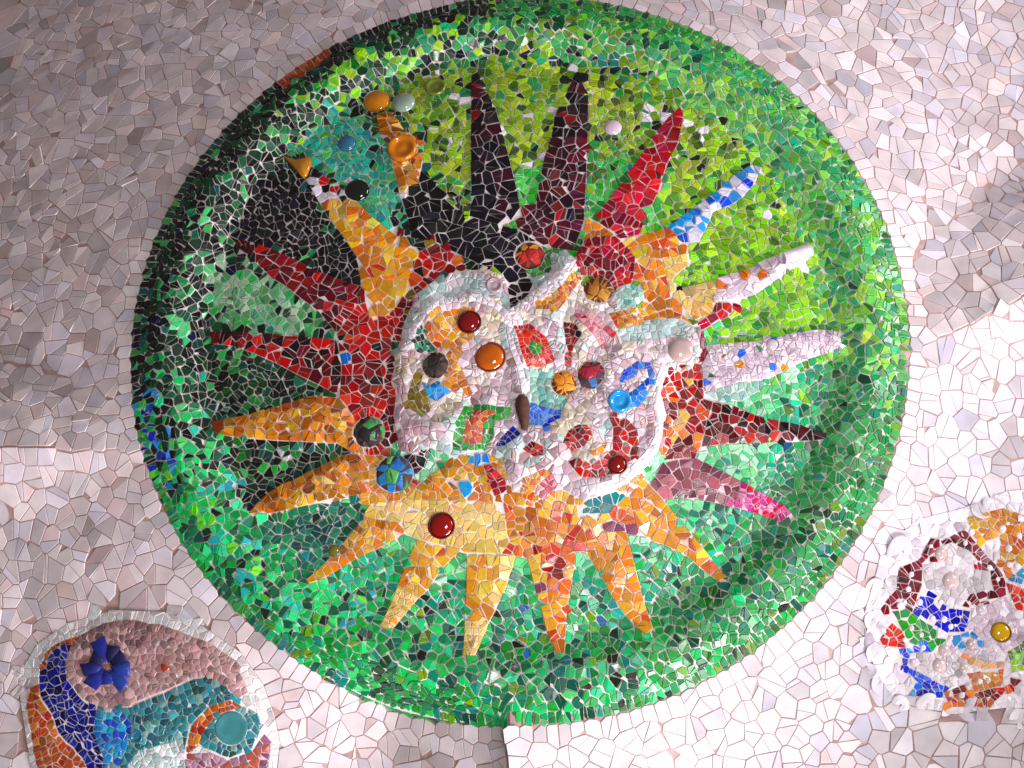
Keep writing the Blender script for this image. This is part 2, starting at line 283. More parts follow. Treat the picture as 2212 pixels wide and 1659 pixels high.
reg(ray, 'GOLD', 18, .5, .012, [(694,442),(715,430),(764,430),(803,469),(862,516),(850,560),(823,600),(803,602),(772,557),(737,504),(705,465)], 'gold ray at the upper left')
reg(ray, 'BLACK', 22, .5, .010, [(903,373),(952,401),(987,450),(1015,470),(1085,490),(1125,500),(1180,535),(1130,525),(1112,560),(1150,602),(1185,595),(1190,605),(1152,632),(1125,660),(1104,673),(1095,620),(1085,597),(1060,585),(1010,560),(935,525),(889,515),(882,475),(868,429)], 'black field above the relief')
reg(ray, 'AMBER', 15, .4, .022, [(814,252),(844,244),(863,267),(875,287),(902,308),(914,349),(906,388),(883,400),(883,423),(863,416),(857,388),(842,341),(840,314),(824,298)], 'orange tip with a ball and a bottle base')
# pale relief in the middle
reg('relief', 'WHITEPINK', 15, .4, .035, [(858,938),(853,900),(858,860),(852,830),(856,770),(880,700),(905,640),(950,602),(1010,587),(1060,588),(1090,605),(1104,675),(1160,632),(1195,600),(1210,550),(1240,565),(1250,575),(1240,600),(1262,625),(1330,640),(1345,680),(1390,700),(1440,690),(1478,694),(1502,712),(1512,765),(1490,792),(1438,800),(1424,850),(1438,900),(1430,960),(1404,1005),(1345,1055),(1262,1085),(1215,1062),(1110,1070),(1088,1000),(1040,978),(985,990),(930,972),(900,984),(868,972)], 'pale pink and white swirling relief', True)
reg('relief_patch', 'AQUAWHITE', 17, .3, .035, [(905,645),(950,602),(1010,587),(1050,600),(1065,640),(1040,650),(960,652),(915,685)], None, True)
reg('relief_patch', 'AQUAWHITE', 15, .3, .035, [(1332,720),(1395,700),(1455,690),(1500,712),(1490,735),(1440,735),(1390,745),(1345,745)], None, True)
reg('relief_patch', 'AQUAWHITE', 15, .4, .03, [(1145,605),(1195,595),(1190,560),(1215,545),(1240,560),(1225,595),(1160,635)], None, True)
reg('relief_patch', 'ORANGE', 13, .5, .045, [(937,685),(988,669),(1030,675),(1030,718),(1017,734),(1004,744),(998,757),(1004,767),(990,789),(1008,825),(1025,860),(1015,865),(975,852),(955,835),(970,800),(965,773),(949,761),(921,738),(916,722),(927,703)], 'orange lobe')
reg('relief_patch', 'TEALDARK', 10, .3, .04, [(916,712),(925,740),(945,760),(930,772),(900,768),(896,745),(905,722)], 'dark green sliver')
reg('relief_patch', 'OLIVE', 12, .4, .04, [(898,811),(917,813),(909,846),(929,852),(931,895),(913,910),(888,891),(884,860),(888,842)], 'olive patch')
reg('relief_patch', 'SKY', 11, .4, .045, [(913,832),(930,842),(948,830),(978,852),(946,875),(929,868)], 'bright blue patch')
reg('relief_patch', 'GREEN', 11, .3, .035, [(1005,885),(1030,879),(1109,887),(1097,911),(1070,914),(1066,948),(1046,981),(980,975),(986,924),(995,905)], 'green frame')
reg('relief_patch', 'RUST', 11, .4, .04, [(1027,895),(1087,891),(1046,912),(1042,965),(1019,967),(999,961),(1005,934)], 'rust coloured patch')
reg('relief_patch', 'DEEPBLUE', 11, .4, .03, [(1110,924),(1126,946),(1093,969),(1071,969),(1091,944)], 'deep blue patch')
reg('relief_patch', 'SEAFOAM', 14, .2, .035, [(1144,805),(1198,797),(1193,846),(1228,860),(1216,893),(1177,887),(1148,873)], 'sea green patch', True)
reg('relief_patch', 'LTBLUE', 11, .4, .035, [(1148,875),(1181,887),(1212,895),(1212,912),(1189,922),(1191,942),(1177,942),(1173,928),(1140,926),(1144,895)], 'light blue patch')
reg('relief_patch', 'REDBR', 9, .2, .04, [(1111,714),(1146,708),(1181,738),(1201,787),(1170,798),(1140,802),(1127,773),(1121,738)], 'red shard flower')
reg('relief_patch', 'GREEN', 8, .2, .042, [(1146,745),(1164,752),(1172,770),(1156,775),(1145,762)], 'green heart of the flower')
reg('relief_patch', 'RED', 10, .3, .04, [(1218,703),(1244,709),(1258,730),(1242,752),(1236,767),(1234,800),(1220,796),(1222,752)], 'red strip')
reg('relief_patch', 'ORANGE', 10, .4, .045, [(1158,660),(1193,646),(1232,601),(1256,599),(1259,611),(1236,636),(1207,677),(1158,677)], 'orange leaf')
reg('relief_patch', 'CRIMSON', 15, .5, .03, [(1245,552),(1265,520),(1330,515),(1372,560),(1362,622),(1332,640),(1298,600),(1255,600),(1248,575)], 'wine red patch')
reg('relief_patch', 'PINKROSE', 12, .5, .035, [(1244,660),(1290,690),(1332,728),(1305,765),(1270,720),(1240,690)], 'rose strip')
reg('relief_patch', 'SEAFOAM', 12, .4, .035, [(1365,617),(1392,632),(1377,671),(1343,680),(1326,656),(1334,628)], 'sea green patch')
reg('relief_patch', 'ORANGE', 10, .5, .035, [(1314,685),(1388,669),(1388,708),(1334,718)], 'orange patch')
reg('relief_patch', 'BLUE', 11, .2, .05, [(1335,832),(1349,807),(1374,789),(1403,791),(1416,813),(1408,842),(1392,866),(1376,887),(1349,893),(1345,870),(1361,856),(1388,836),(1401,822),(1397,803),(1378,806),(1372,821),(1345,834)], 'blue loop')
reg('relief_patch', 'REDBRIGHT', 13, .4, .05, [(1292,887),(1318,899),(1349,911),(1364,922),(1374,934),(1380,977),(1372,997),(1353,1006),(1341,1026),(1294,1038),(1257,1036),(1237,1022),(1228,1004),(1247,996),(1277,1012),(1306,996),(1323,977),(1325,934),(1316,911)], 'red crescent')
reg('relief_patch', 'ORANGE', 10, .4, .05, [(1273,985),(1312,960),(1304,987),(1282,996)], 'orange leaf')
reg('relief_patch', 'REDBRIGHT', 11, .3, .055, [(1216,963),(1228,940),(1251,926),(1275,928),(1279,950),(1260,975),(1236,985)], 'red oval')
reg('relief_patch', 'REDBRIGHT', 10, .3, .05, [(1132,979),(1150,961),(1175,973),(1175,991),(1154,996)], 'red bud')
reg('relief_patch', 'BLACKWINE', 16, .3, .02, [(878,985),(930,975),(915,1014),(894,1030)], 'dark purple patch')
reg('relief_patch', 'CRIMSON', 11, .4, .03, [(1040,1000),(1060,1005),(1092,1040),(1096,1065),(1070,1075),(1058,1045)], 'pink red patch')
reg('relief_patch', 'SKY', 15, .2, .03, [(1010,985),(1055,985),(1060,1005),(1025,1012)], 'bright blue patch')
reg('relief_patch', 'SKY', 15, .2, .03, [(975,1045),(1015,1035),(1022,1060),(1010,1085),(995,1060)], 'bright blue patch')
reg('relief_patch', 'PINKROSE', 10, .4, .03, [(1170,1040),(1195,1035),(1205,1050),(1180,1085),(1165,1080)], 'rose patch')
reg('relief_patch', 'ORANGE', 10, .5, .035, [(1130,1040),(1175,1020),(1190,1030),(1165,1050),(1150,1085),(1125,1080)], 'orange patch')
reg('relief_patch', 'TEALWEDGE', 17, .3, .015, [(1247,1098),(1282,1077),(1335,1063),(1331,1084),(1314,1110),(1250,1112)], 'teal wedge')
def strip(path, w):
    p = np.array(path, float); d = np.gradient(p, axis=0); nn = np.c_[-d[:, 1], d[:, 0]] / np.hypot(d[:, 0], d[:, 1])[:, None]
    return [tuple(x) for x in p + nn * w / 2] + [tuple(x) for x in (p - nn * w / 2)[::-1]]
RIDGES = [([(1436,796),(1424,830),(1417,870),(1424,920),(1420,955),(1400,988),(1364,1026),(1325,1050),(1290,1060),(1255,1066)], 17),
          ([(888,765),(890,748),(898,714),(921,687),(945,667),(980,657),(1030,656),(1070,668),(1098,690)], 15),
          ([(1101,691),(1125,666),(1155,648),(1183,630),(1222,597),(1240,566)], 15),
          ([(1100,690),(1103,730),(1111,765),(1123,796),(1130,825),(1134,856)], 13)]
for pth, w in RIDGES: reg('white_ridge', 'WHITE', 11, .2, .06, strip(pth, w), 'raised white cord', True)
NSUN = len(R)
# oval rosette, lower left
def breg(name, pal, sp, split, h, z, label=None, stone=True, k=.3515, ox=0, oy=1075.8, thing='oval'):
    R.append(dict(name=name, pal=pal, sp=sp, split=split, h=h, pts=[(ox + x * k, oy + y * k) for x, y in z], label=label, stone=stone, thing=thing))
breg('pale_border', 'BORDER', 15, .3, .004, [(140,1300),(110,1100),(230,900),(420,770),(700,690),(1000,700),(1250,790),(1480,950),(1620,1150),(1690,1350),(1720,1500),(1680,1900),(240,1900),(170,1500)], 'pale border of the oval rosette', False)
breg('swirl', 'ROSESTONE', 13, .2, .026, [(500,850),(640,775),(800,755),(1000,785),(1300,900),(1450,1000),(1530,1200),(1480,1230),(1330,1115),(1200,1112),(1000,1195),(800,1285),(660,1295),(520,1240),(430,1120),(420,1000),(450,920)], 'rose coloured swirl')
breg('swirl', 'NAVY', 13, .5, .026, [(490,865),(430,880),(330,930),(262,1050),(250,1200),(330,1330),(380,1450),(520,1600),(620,1800),(650,1600),(590,1450),(610,1300),(520,1250),(435,1130),(420,1000),(450,920)], 'navy blue swirl', False)
breg('swirl', 'OCEAN', 13, .2, .026, [(610,1300),(820,1292),(1020,1200),(1220,1115),(1330,1115),(1480,1230),(1440,1245),(1290,1290),(1180,1400),(1150,1550),(1150,1900),(620,1900),(650,1600),(590,1450)], 'sea blue swirl')
breg('swirl', 'TURQ', 12, .3, .026, [(605,1330),(760,1310),(830,1400),(790,1560),(720,1700),(630,1800),(650,1600),(590,1450)], 'bright blue patch of the swirl')
breg('swirl', 'AQUAWHITE', 12, .3, .026, [(860,1560),(1000,1520),(1140,1480),(1150,1620),(1150,1900),(760,1900),(800,1640)], 'whitish patch of the swirl')
breg('swirl', 'RUST', 13, .4, .026, [(190,1170),(250,1150),(262,1240),(330,1340),(380,1460),(520,1610),(620,1810),(280,1900),(200,1450),(172,1300)], 'orange outer band', False)
breg('swirl', 'RUST', 9, .3, .026, [(490,852),(400,880),(310,930),(250,1050),(262,1055),(330,945),(410,895),(492,868)], 'thin rust edge', False)
breg('swirl', 'MAUVESTONE', 14, .3, .026, [(1152,1570),(1300,1570),(1420,1610),(1560,1560),(1630,1450),(1670,1500),(1620,1900),(1150,1900)], 'mauve patch')
breg('swirl', 'RUST', 12, .3, .026, [(1155,1560),(1190,1400),(1300,1290),(1440,1240),(1490,1285),(1350,1330),(1270,1420),(1230,1520),(1170,1570)], 'brown arc')
breg('swirl', 'OCEAN', 15, .2, .026, [(1270,1420),(1350,1330),(1490,1285),(1590,1320),(1610,1400),(1560,1540),(1420,1600),(1290,1550),(1230,1520)], 'teal disc')
# bowl rosette, right edge
def creg(pal, sp, split, h, z, label, stone=False, name='colour_patch'):
    breg(name, pal, sp, split, h, z, label, stone, ox=1434.4, thing='bowl')
creg('WHITE', 26, .3, .006, [(1560,130),(1850,60),(2100,-40),(2450,-80),(2500,1300),(2100,1290),(1780,1330),(1480,1270),(1330,1120),(1230,900),(1230,700),(1290,500),(1330,330)], 'white bed of broken crockery', True, 'white_bed')
creg('GREYWHITE', 17, .2, .03, [(1570,420),(1690,310),(1760,285),(1880,350),(1990,470),(2005,570),(1870,650),(1860,700),(1740,690),(1600,560)], 'milky white stones', True)
creg('LILACWHITE', 15, .3, .03, [(1880,660),(2090,610),(2160,700),(2230,720),(2400,800),(2400,1100),(2080,1050),(1900,1060),(1700,980),(1720,900),(1940,880),(1850,800)], 'pale lilac stones', True)
creg('GREYWHITE', 15, .3, .03, [(1490,960),(1620,960),(1720,930),(1840,1000),(1840,1080),(1740,1180),(1600,1100),(1500,1050)], 'milky white stones', True)
creg('GARNET', 13, .4, .035, [(1320,690),(1420,570),(1430,440),(1560,390),(1630,250),(1700,270),(1840,200),(1900,280),(2030,430),(2090,520),(2090,600),(1990,660),(1870,690),(1820,680),(1870,600),(2000,570),(1980,460),(1890,450),(1880,350),(1750,285),(1680,310),(1690,400),(1580,420),(1570,540),(1550,600),(1520,690),(1380,690)], 'dark garnet crescent')
creg('ORANGE', 13, .4, .035, [(1860,130),(2080,70),(2212,120),(2320,200),(2212,400),(2110,520),(2060,440),(2050,250),(1930,280),(1880,240)], 'orange patch')
creg('TURQ', 14, .4, .035, [(2110,520),(2212,400),(2320,240),(2340,560),(2180,540)], 'light blue patch')
creg('REDBR', 13, .4, .035, [(2090,530),(2180,560),(2320,640),(2300,720),(2150,700),(2110,600)], 'bright red patch')
creg('DEEPBLUE', 13, .4, .035, [(1580,575),(1650,575),(1740,690),(1865,705),(1845,825),(1720,835),(1620,770),(1525,695)], 'deep blue patch')
creg('GREEN', 13, .4, .035, [(1395,700),(1480,695),(1640,800),(1730,885),(1620,960),(1480,880)], 'green patch')
creg('REDBR', 13, .4, .035, [(1318,870),(1395,775),(1460,830),(1510,935),(1340,910)], 'red patch at the edge')
creg('SKY', 13, .4, .035, [(1720,865),(1880,820),(1945,880),(1900,930),(1790,935)], 'light blue patch')
creg('BLUEMIX', 12, .4, .035, [(1438,935),(1600,895),(1635,955),(1495,960),(1490,1050),(1600,1090),(1755,1180),(1740,1235),(1500,1215),(1545,1130),(1470,1050)], 'blue hook')
creg('PEACH', 13, .4, .035, [(1830,960),(1960,1010),(2090,1010),(2060,1080),(1960,1080),(1840,1020)], 'peach patch')
creg('ORANGE', 12, .3, .035, [(1850,1085),(2080,1055),(2060,1170),(1900,1200)], 'orange patch')
creg('REDORANGE', 11, .4, .035, [(1705,1205),(1850,1145),(1900,1200),(2080,1160),(2180,1100),(2060,1220),(2000,1285),(1760,1285)], 'red fringe')
creg('LIME', 10, .4, .035, [(2100,960),(2200,880),(2300,900),(2290,1050),(2130,1080)], 'lime patch')
NR = len(R)

# bosses: centre px, radius px, style, colours, part name, label, thing
B = []
def boss(x, y, r, style, cols, name, label=None, thing='sun', flat=.40): B.append((x, y, r, style, cols, name, label, thing, flat))
boss(1144,553,33,'tiled','b01810 a01010 c82818 d89020','ball','red shard covered ball')
boss(1293,630,33,'tiled','a87018 8a1018 b87c20 7a1018 c08828','ball','amber and wine shard ball')
boss(1014,696,23,'glass','7a0a0c','cabochon','dark red glass cabochon')
boss(1059,772,30,'glass','c05c06','cabochon','orange glass cabochon')
boss(941,790,29,'tiled','4a6a50 202418 1a1418 5a7a5c 2a3028','ball','grey green shard ball')
boss(797,934,34,'tiled','3f9a50 1c1418 28402c 6ab878 24201c','ball','green and black shard ball')
boss(852,1024,40,'tiled','2888d0 2f9a48 1870b8 58b858 5a3838 2888d0','ball','blue and green shard ball')
boss(1218,829,27,'tiled','e8941c e08a18 f0a030','ball','orange shard ball')
boss(1279,811,31,'tiled','a81838 3a3858 5a8a70 2a78b8 b02030 4a3a50','ball','many coloured shard ball')
boss(1339,867,24,'cup','28a0e8','cup_base','bright blue cup base')
boss(1334,1004,18,'glass','8a1408','cabochon','small dark red cabochon')
boss(1470,757,27,'glass','c8b0a8','pearl','pearly ball in a ring of beads')
boss(1068,617,18,'cup','b8a0a8','cup_base','pale lilac bottle base')
boss(954,1136,25,'glass','900c08','cabochon','dark red cabochon on the pale yellow')
boss(814,220,31,'glass','c87c0c','ball','amber ceramic ball')
boss(869,322,33,'cup','c87408','cup_base','amber bottle base')
boss(749,310,21,'glass','2a6a88','button','blue glass button')
boss(771,412,28,'glass','101812','ball','near black ball')
boss(872,222,27,'glass','8aa090','pottery_shard','pale grey green curved shard', 'sun', .5)
boss(941,190,24,'cup','6a7a28','cup_base','olive bottle base')
boss(1324,276,20,'glass','d8c4d0','button','pale lilac button')
boss(1468,624,7,'glass','0c0c0c','bead','black bead')
boss(722,1190,13,'glass','6a7020','ball','small olive ball')
boss(1668,745,13,'glass','d0c4c8','button','pale button on the lilac white ray')
for i in range(11):
    a = i / 11 * 2 * math.pi; boss(1470 + 39 * math.cos(a), 757 + 38 * math.sin(a), 8, 'glass', 'c8c4b8', 'bead')
boss(2162,1366,19,'glass','d8a808','cabochon','yellow glass cabochon','bowl')
for x, y, r in [(1700,345,38),(1620,450,28),(1760,510,52),(1950,690,34),(1720,940,36),(1690,1030,40),(1540,1010,30),(1840,1045,30),(1890,900,34)]:
    boss(1434.4 + .3515 * x, 1075.8 + .3515 * y, .3515 * r, 'glass', random.choice(['e0ccc8', 'd8c0bc', 'e8dce4']), 'pale_boss', None, 'bowl', .6)
dots = [(1500,560),(1480,640),(1520,470),(1640,300),(1850,280),(1950,310),(2040,300),(2120,310),(2180,230),(2080,190),(2120,410),(1910,400),(2000,430),(2050,500),(2110,160),(1650,740),(1700,640),(1720,745),(1790,780),(1760,790),(1580,840),(1520,800),(1480,870),(1450,660),(1570,640),(1940,1130),(1990,1120),(1870,1160),(1830,1210),(1990,1230),(1910,1230),(2130,640),(2080,650),(2030,1090),(1590,920),(1760,860),(2170,420),(1890,210)]
for x, y in dots:
    boss(1434.4 + .3515 * x, 1075.8 + .3515 * y, random.uniform(5, 9), 'glass', random.choice(['f0e8ea', 'e8d8d8', 'f4f0f0']), 'pebble', None, 'bowl', .6)
boss(296,1591,14,'cup','2a7a90','cup_base','small teal cup base','oval')
boss(356,1441,11,'glass','a83c14','button','rust button','oval')
boss(500,1573,34,'cup','3f8a8c','cup_base','teal plate base','oval',.08)

# ------------------------------------------------------------------ label raster
def fill(poly, mask_out):
    p = np.asarray(poly); x = (p[:, 0] - U0) / CELL; y = (p[:, 1] - V0) / CELL
    j0, j1 = max(0, int(y.min())), min(NV - 1, int(y.max()) + 1)
    for j in range(j0, j1 + 1):
        yc = j + .5; xs = []
        for a in range(len(x)):
            b = (a + 1) % len(x)
            if (y[a] <= yc) != (y[b] <= yc): xs.append(x[a] + (yc - y[a]) / (y[b] - y[a]) * (x[b] - x[a]))
        xs.sort()
        for a, b in zip(xs[::2], xs[1::2]):
            i0 = max(0, int(math.ceil(a - .5))); i1 = min(NU, int(math.floor(b - .5)) + 1)
            if i1 > i0: mask_out[j, i0:i1] = True
PXM = R0 / 840.0                                            # metres per photo px at the rosette
# label ids: 0-3 vaults, 4 rim, 5 field, 10+i regions, 200 hole
LAB = np.where(RHO < 1, np.where(RHO > .80, 4, 5), VQ).astype(np.int16)
relief = np.zeros_like(H0)
for i, r in enumerate(R):
    pts = np.asarray(r['pts'], float)
    if r['name'] in ('sun_body', 'relief_patch', 'relief', 'swirl', 'colour_patch'):      # hand cut, slightly wavy outlines
        am = {'sun_body': 9, 'relief': 6}.get(r['name'], 3.5); q = []
        for k in range(len(pts)):
            e = pts[(k + 1) % len(pts)] - pts[k]; m = max(1, int(np.hypot(*e) / 14)); q += [pts[k] + e * t / m for t in range(m)]
        pts = np.array([(x + am * noise.noise((x / 26, y / 26, 3)), y + am * noise.noise((x / 26, y / 26, 8))) for x, y in q])
    pl = unproject(pts, H0); r['plan'] = pl
    m = np.zeros(LAB.shape, bool); fill(pl, m); LAB[m] = 10 + i; relief[m] = r['h']
for pth, wd_, hh in [([(1247 + 52 * math.cos(t), 957 + 46 * math.sin(t)) for t in np.linspace(.6, 5.9, 26)], .012, .022), ([(1153 + 44 * math.cos(t), 980 + 36 * math.sin(t)) for t in np.linspace(0, 6.3, 26)], .012, .022),
        ([(1372 + 62 * math.cos(t), 835 + 66 * math.sin(t)) for t in np.linspace(1.2, 5.6, 26)], .014, .02), ([(900, 930), (930, 940), (970, 930), (1000, 900)], .02, .03), ([(1195, 700), (1210, 740), (1208, 790)], .012, .02), ([(1255, 700), (1262, 740), (1255, 790)], .012, .02)]:
    pl = unproject(pth, H0); pl = np.concatenate([pl[:-1] + (pl[1:] - pl[:-1]) * t for t in (0, .34, .67)])
    D2 = np.full(H0.shape, 9.0); j0, j1, i0, i1 = int((-.9 - V0) / CELL), int((.9 - V0) / CELL), int((-.9 - U0) / CELL), int((.9 - U0) / CELL)
    for a, b in pl: D2[j0:j1, i0:i1] = np.minimum(D2[j0:j1, i0:i1], (UU[j0:j1, i0:i1] - a) ** 2 + (VV[j0:j1, i0:i1] - b) ** 2)
    relief += hh * np.exp(-D2 / (2 * wd_ ** 2))
lump = blur(rng.normal(0, 1, H0.shape), 6); lump /= lump.std(); relief += np.where(relief > .025, .005 * lump, .0012 * lump) * (RHO < .98)
RB = blur(relief, 3); RB2 = blur(relief, 1)
H = H0 + np.where(RHO < 1, RB, blur(relief, 6))
BPLAN = []
for b in B:
    c = unproject([b[:2]], H)[0]; r = b[2] * PXM; BPLAN.append((c, r))
    m = (UU - c[0]) ** 2 + (VV - c[1]) ** 2 < (r * .93) ** 2
    LAB[m] = 200
H0S = blur(H0, 4); GV0, GU0 = np.gradient(H0S, CELL)
def boss_frame(c):
    N = Vector((-float(samp(GU0, np.array([c[0]]), np.array([c[1]]))[0]), -float(samp(GV0, np.array([c[0]]), np.array([c[1]]))[0]), 1)).normalized(); return N
HS = blur(H, 1); GV, GU = np.gradient(HS, CELL)
def frame_at(u, v):
    u = np.asarray(u); v = np.asarray(v)
    N = np.stack([-samp(GU, u, v), -samp(GV, u, v), np.ones_like(u)], -1); N /= np.linalg.norm(N, axis=-1, keepdims=True)
    return np.stack([u, v, samp(HS, u, v)], -1), N
def lab_at(u, v):
    i = np.clip(((u - U0) / CELL).astype(int), 0, NU - 1); j = np.clip(((v - V0) / CELL).astype(int), 0, NV - 1); return LAB[j, i]

def props(lab):                                             # spacing, half gap (px), split, palette key
    if lab < 4: return 68, 1.1, .82
    if lab == 200: return 11, 1.0, 0
    if lab == 4: return 23.5, 1.05, .96
    if lab == 5: return 22, 1.05, .97
    r = R[lab - 10]; return (r['sp'] * (1.25 if r['stone'] else 1.55) if r['sp'] > 12 else r['sp'] * 1.3), (.6 if r['stone'] else 1.0 if r['sp'] > 12 else .75), min(.97, r['split'] + (.05 if r['stone'] else .42))

# field palettes by place
ZON = [('BLACK', [(560,380),(640,375),(780,560),(800,605),(690,590),(560,530),(500,520),(470,480)]),
       ('TEAL', [(690,250),(800,240),(840,320),(870,430),(885,520),(830,500),(745,420),(650,330)]),
       ('SAGE', [(500,560),(600,605),(735,725),(560,720),(470,690),(450,600)]),
       ('DGREEN', [(430,735),(550,765),(740,865),(560,890),(430,905)]),
       ('DGREEN', [(460,950),(740,955),(745,985),(540,1105),(450,1060)]),
       ('TEALDARK', [(520,1115),(800,1060),(780,1140),(690,1230),(640,1270),(540,1210)])]
ZM = []
for nme, pts in ZON:
    m = np.zeros(LAB.shape, bool); fill(unproject(pts, H), m); ZM.append((nme, m))
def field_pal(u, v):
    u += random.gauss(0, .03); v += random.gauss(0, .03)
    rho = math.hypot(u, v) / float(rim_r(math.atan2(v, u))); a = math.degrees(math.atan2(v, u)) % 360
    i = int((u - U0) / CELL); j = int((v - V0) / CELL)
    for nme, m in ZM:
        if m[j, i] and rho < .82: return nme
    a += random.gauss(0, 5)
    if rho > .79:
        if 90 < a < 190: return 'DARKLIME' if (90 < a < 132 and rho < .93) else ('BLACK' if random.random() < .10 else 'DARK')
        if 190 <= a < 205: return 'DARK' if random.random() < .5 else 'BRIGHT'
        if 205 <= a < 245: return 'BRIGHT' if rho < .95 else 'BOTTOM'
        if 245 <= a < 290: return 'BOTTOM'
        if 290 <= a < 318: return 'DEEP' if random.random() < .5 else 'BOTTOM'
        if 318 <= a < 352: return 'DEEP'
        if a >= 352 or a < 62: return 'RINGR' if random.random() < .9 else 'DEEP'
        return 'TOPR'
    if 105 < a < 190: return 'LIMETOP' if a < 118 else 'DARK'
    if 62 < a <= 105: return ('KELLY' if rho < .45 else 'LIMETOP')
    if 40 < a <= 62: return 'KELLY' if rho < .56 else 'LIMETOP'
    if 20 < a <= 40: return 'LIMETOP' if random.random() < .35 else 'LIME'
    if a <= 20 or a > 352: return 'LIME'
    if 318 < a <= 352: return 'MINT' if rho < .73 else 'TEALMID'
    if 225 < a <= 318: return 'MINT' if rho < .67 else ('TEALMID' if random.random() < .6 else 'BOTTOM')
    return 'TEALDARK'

# ------------------------------------------------------------------ tile seeds
SU, SV, SL = [], [], []; HASH = {}; HC = .03
def w_at(u, v): return float(samp(HS, np.array([u]), np.array([v]))[0])
def near(u, v, w, d):
    k = int(d / HC) + 1; a, b = int(u // HC), int(v // HC); d2 = d * d
    for x in range(a - k, a + k + 1):
        for y in range(b - k, b + k + 1):
            for (p, q, s) in HASH.get((x, y), ()):
                if (p - u) ** 2 + (q - v) ** 2 + (s - w) ** 2 < d2: return True
    return False
def put(u, v, w, lab):
    SU.append(u); SV.append(v); SL.append(lab); HASH.setdefault((int(u // HC), int(v // HC)), []).append((u, v, w))
def edge_pairs(poly, lab, closed=True, inner_only_label=None):
    p = np.asarray(poly); n = len(p); sp = (props(lab)[0] if lab != 200 else 11) * PXM
    area = 0.5 * np.sum(p[:, 0] * np.roll(p[:, 1], -1) - np.roll(p[:, 0], -1) * p[:, 1]); sg = 1 if area > 0 else -1
    for a in range(n):
        p0, p1 = p[a], p[(a + 1) % n]; L = np.linalg.norm(p1 - p0)
        if L < 1e-6: continue
        d = (p1 - p0) / L; nn = np.array([-d[1], d[0]]) * sg            # inward
        k = max(1, int(round(L / sp)))
        for t in range(k):
            c = p0 + d * L * (t + .5 + random.uniform(-.15, .15)) / k
            o = .42 * sp
            ci, co = c + nn * o, c - nn * o
            if not (U0 + .05 < co[0] < -U0 - .05 and V0 + .05 < co[1] < V0 + 5.2): continue
            li, lo = int(lab_at(*ci)), int(lab_at(*co))
            if li != lab or lo == lab: continue
            wi, wo = w_at(*ci), w_at(*co)
            if near(*ci, wi, .6 * sp): continue
            put(*ci, wi, lab)
            if not near(*co, wo, .5 * sp): put(*co, wo, lo)
for (c, r), b in zip(BPLAN, B):
    if r < .02: continue
    a = np.linspace(0, 2 * math.pi, 25)[:-1]; edge_pairs(np.c_[c[0] + r * np.cos(a), c[1] + r * np.sin(a)], 200)
for i in reversed(range(NR)): edge_pairs(R[i]['plan'], 10 + i)
a = np.linspace(0, 2 * math.pi, 241)[:-1]
circ = np.c_[np.cos(a), np.sin(a)] * R0
# rim: one row of larger tiles hugging the edge, vault tiles on the other side
for k in range(330):
    t = k / 330 * 2 * math.pi; c = np.array([math.cos(t), math.sin(t)])
    p = c * (float(rim_r(t)) - .016); put(*p, w_at(*p), 4)
for k in range(190):
    t = (k + random.uniform(-.25, .25)) / 190 * 2 * math.pi; c = np.array([math.cos(t), math.sin(t)])
    p = c * (float(rim_r(t)) + .026); 
    l = int(lab_at(*p)); 
    if l < 4: put(*p, w_at(*p), l)
RIDGE = [[(-160, 943), (320, 985)], [(1960, 765), (2420, 536)], [(1090, 1552), (1128, 1860)]]
RPL = []
for pr in RIDGE:
    a, b = unproject(pr); d = (b - a) / np.linalg.norm(b - a); nn = np.array([-d[1], d[0]]); L = np.linalg.norm(b - a); RPL.append((a, b)); t = .02
    while t < L:
        for sg in (1, -1):
            p = a + d * (t + random.uniform(-.008, .008)) + nn * sg * random.uniform(.022, .045)
            if abs(p[0]) < 2.5 and -2.3 < p[1] < 2.1 and int(lab_at(*p)) < 4 and not near(*p, w_at(*p), .03): put(*p, w_at(*p), int(lab_at(*p)))
        t += random.uniform(.05, .09)
# vault and field fill
NC = 230000
cu = rng.uniform(-2.35, 2.35, NC); cv = rng.uniform(-2.1, 1.95, NC); cl = lab_at(cu, cv); cw = samp(HS, cu, cv)
# fewer needless candidates in vaults
order = rng.permutation(NC)
keep = np.where(cl < 4, rng.uniform(0, 1, NC) < .35, True)
for i in order:
    if not keep[i]: continue
    l = int(cl[i])
    if l == 200: continue
    sp = props(l)[0]
    if l < 4: sp *= (.56, .75, 1.05, 1.0, 1.0, 1.12)[i % 6]
    elif (i % 3) == 0: sp *= .78
    if not near(cu[i], cv[i], cw[i], sp * .80 * PXM): put(cu[i], cv[i], cw[i], l)
SU = np.array(SU); SV = np.array(SV); SL = np.array(SL)
SP, SN = frame_at(SU, SV)
print("seeds", len(SU), np.bincount(np.minimum(SL, 12)))

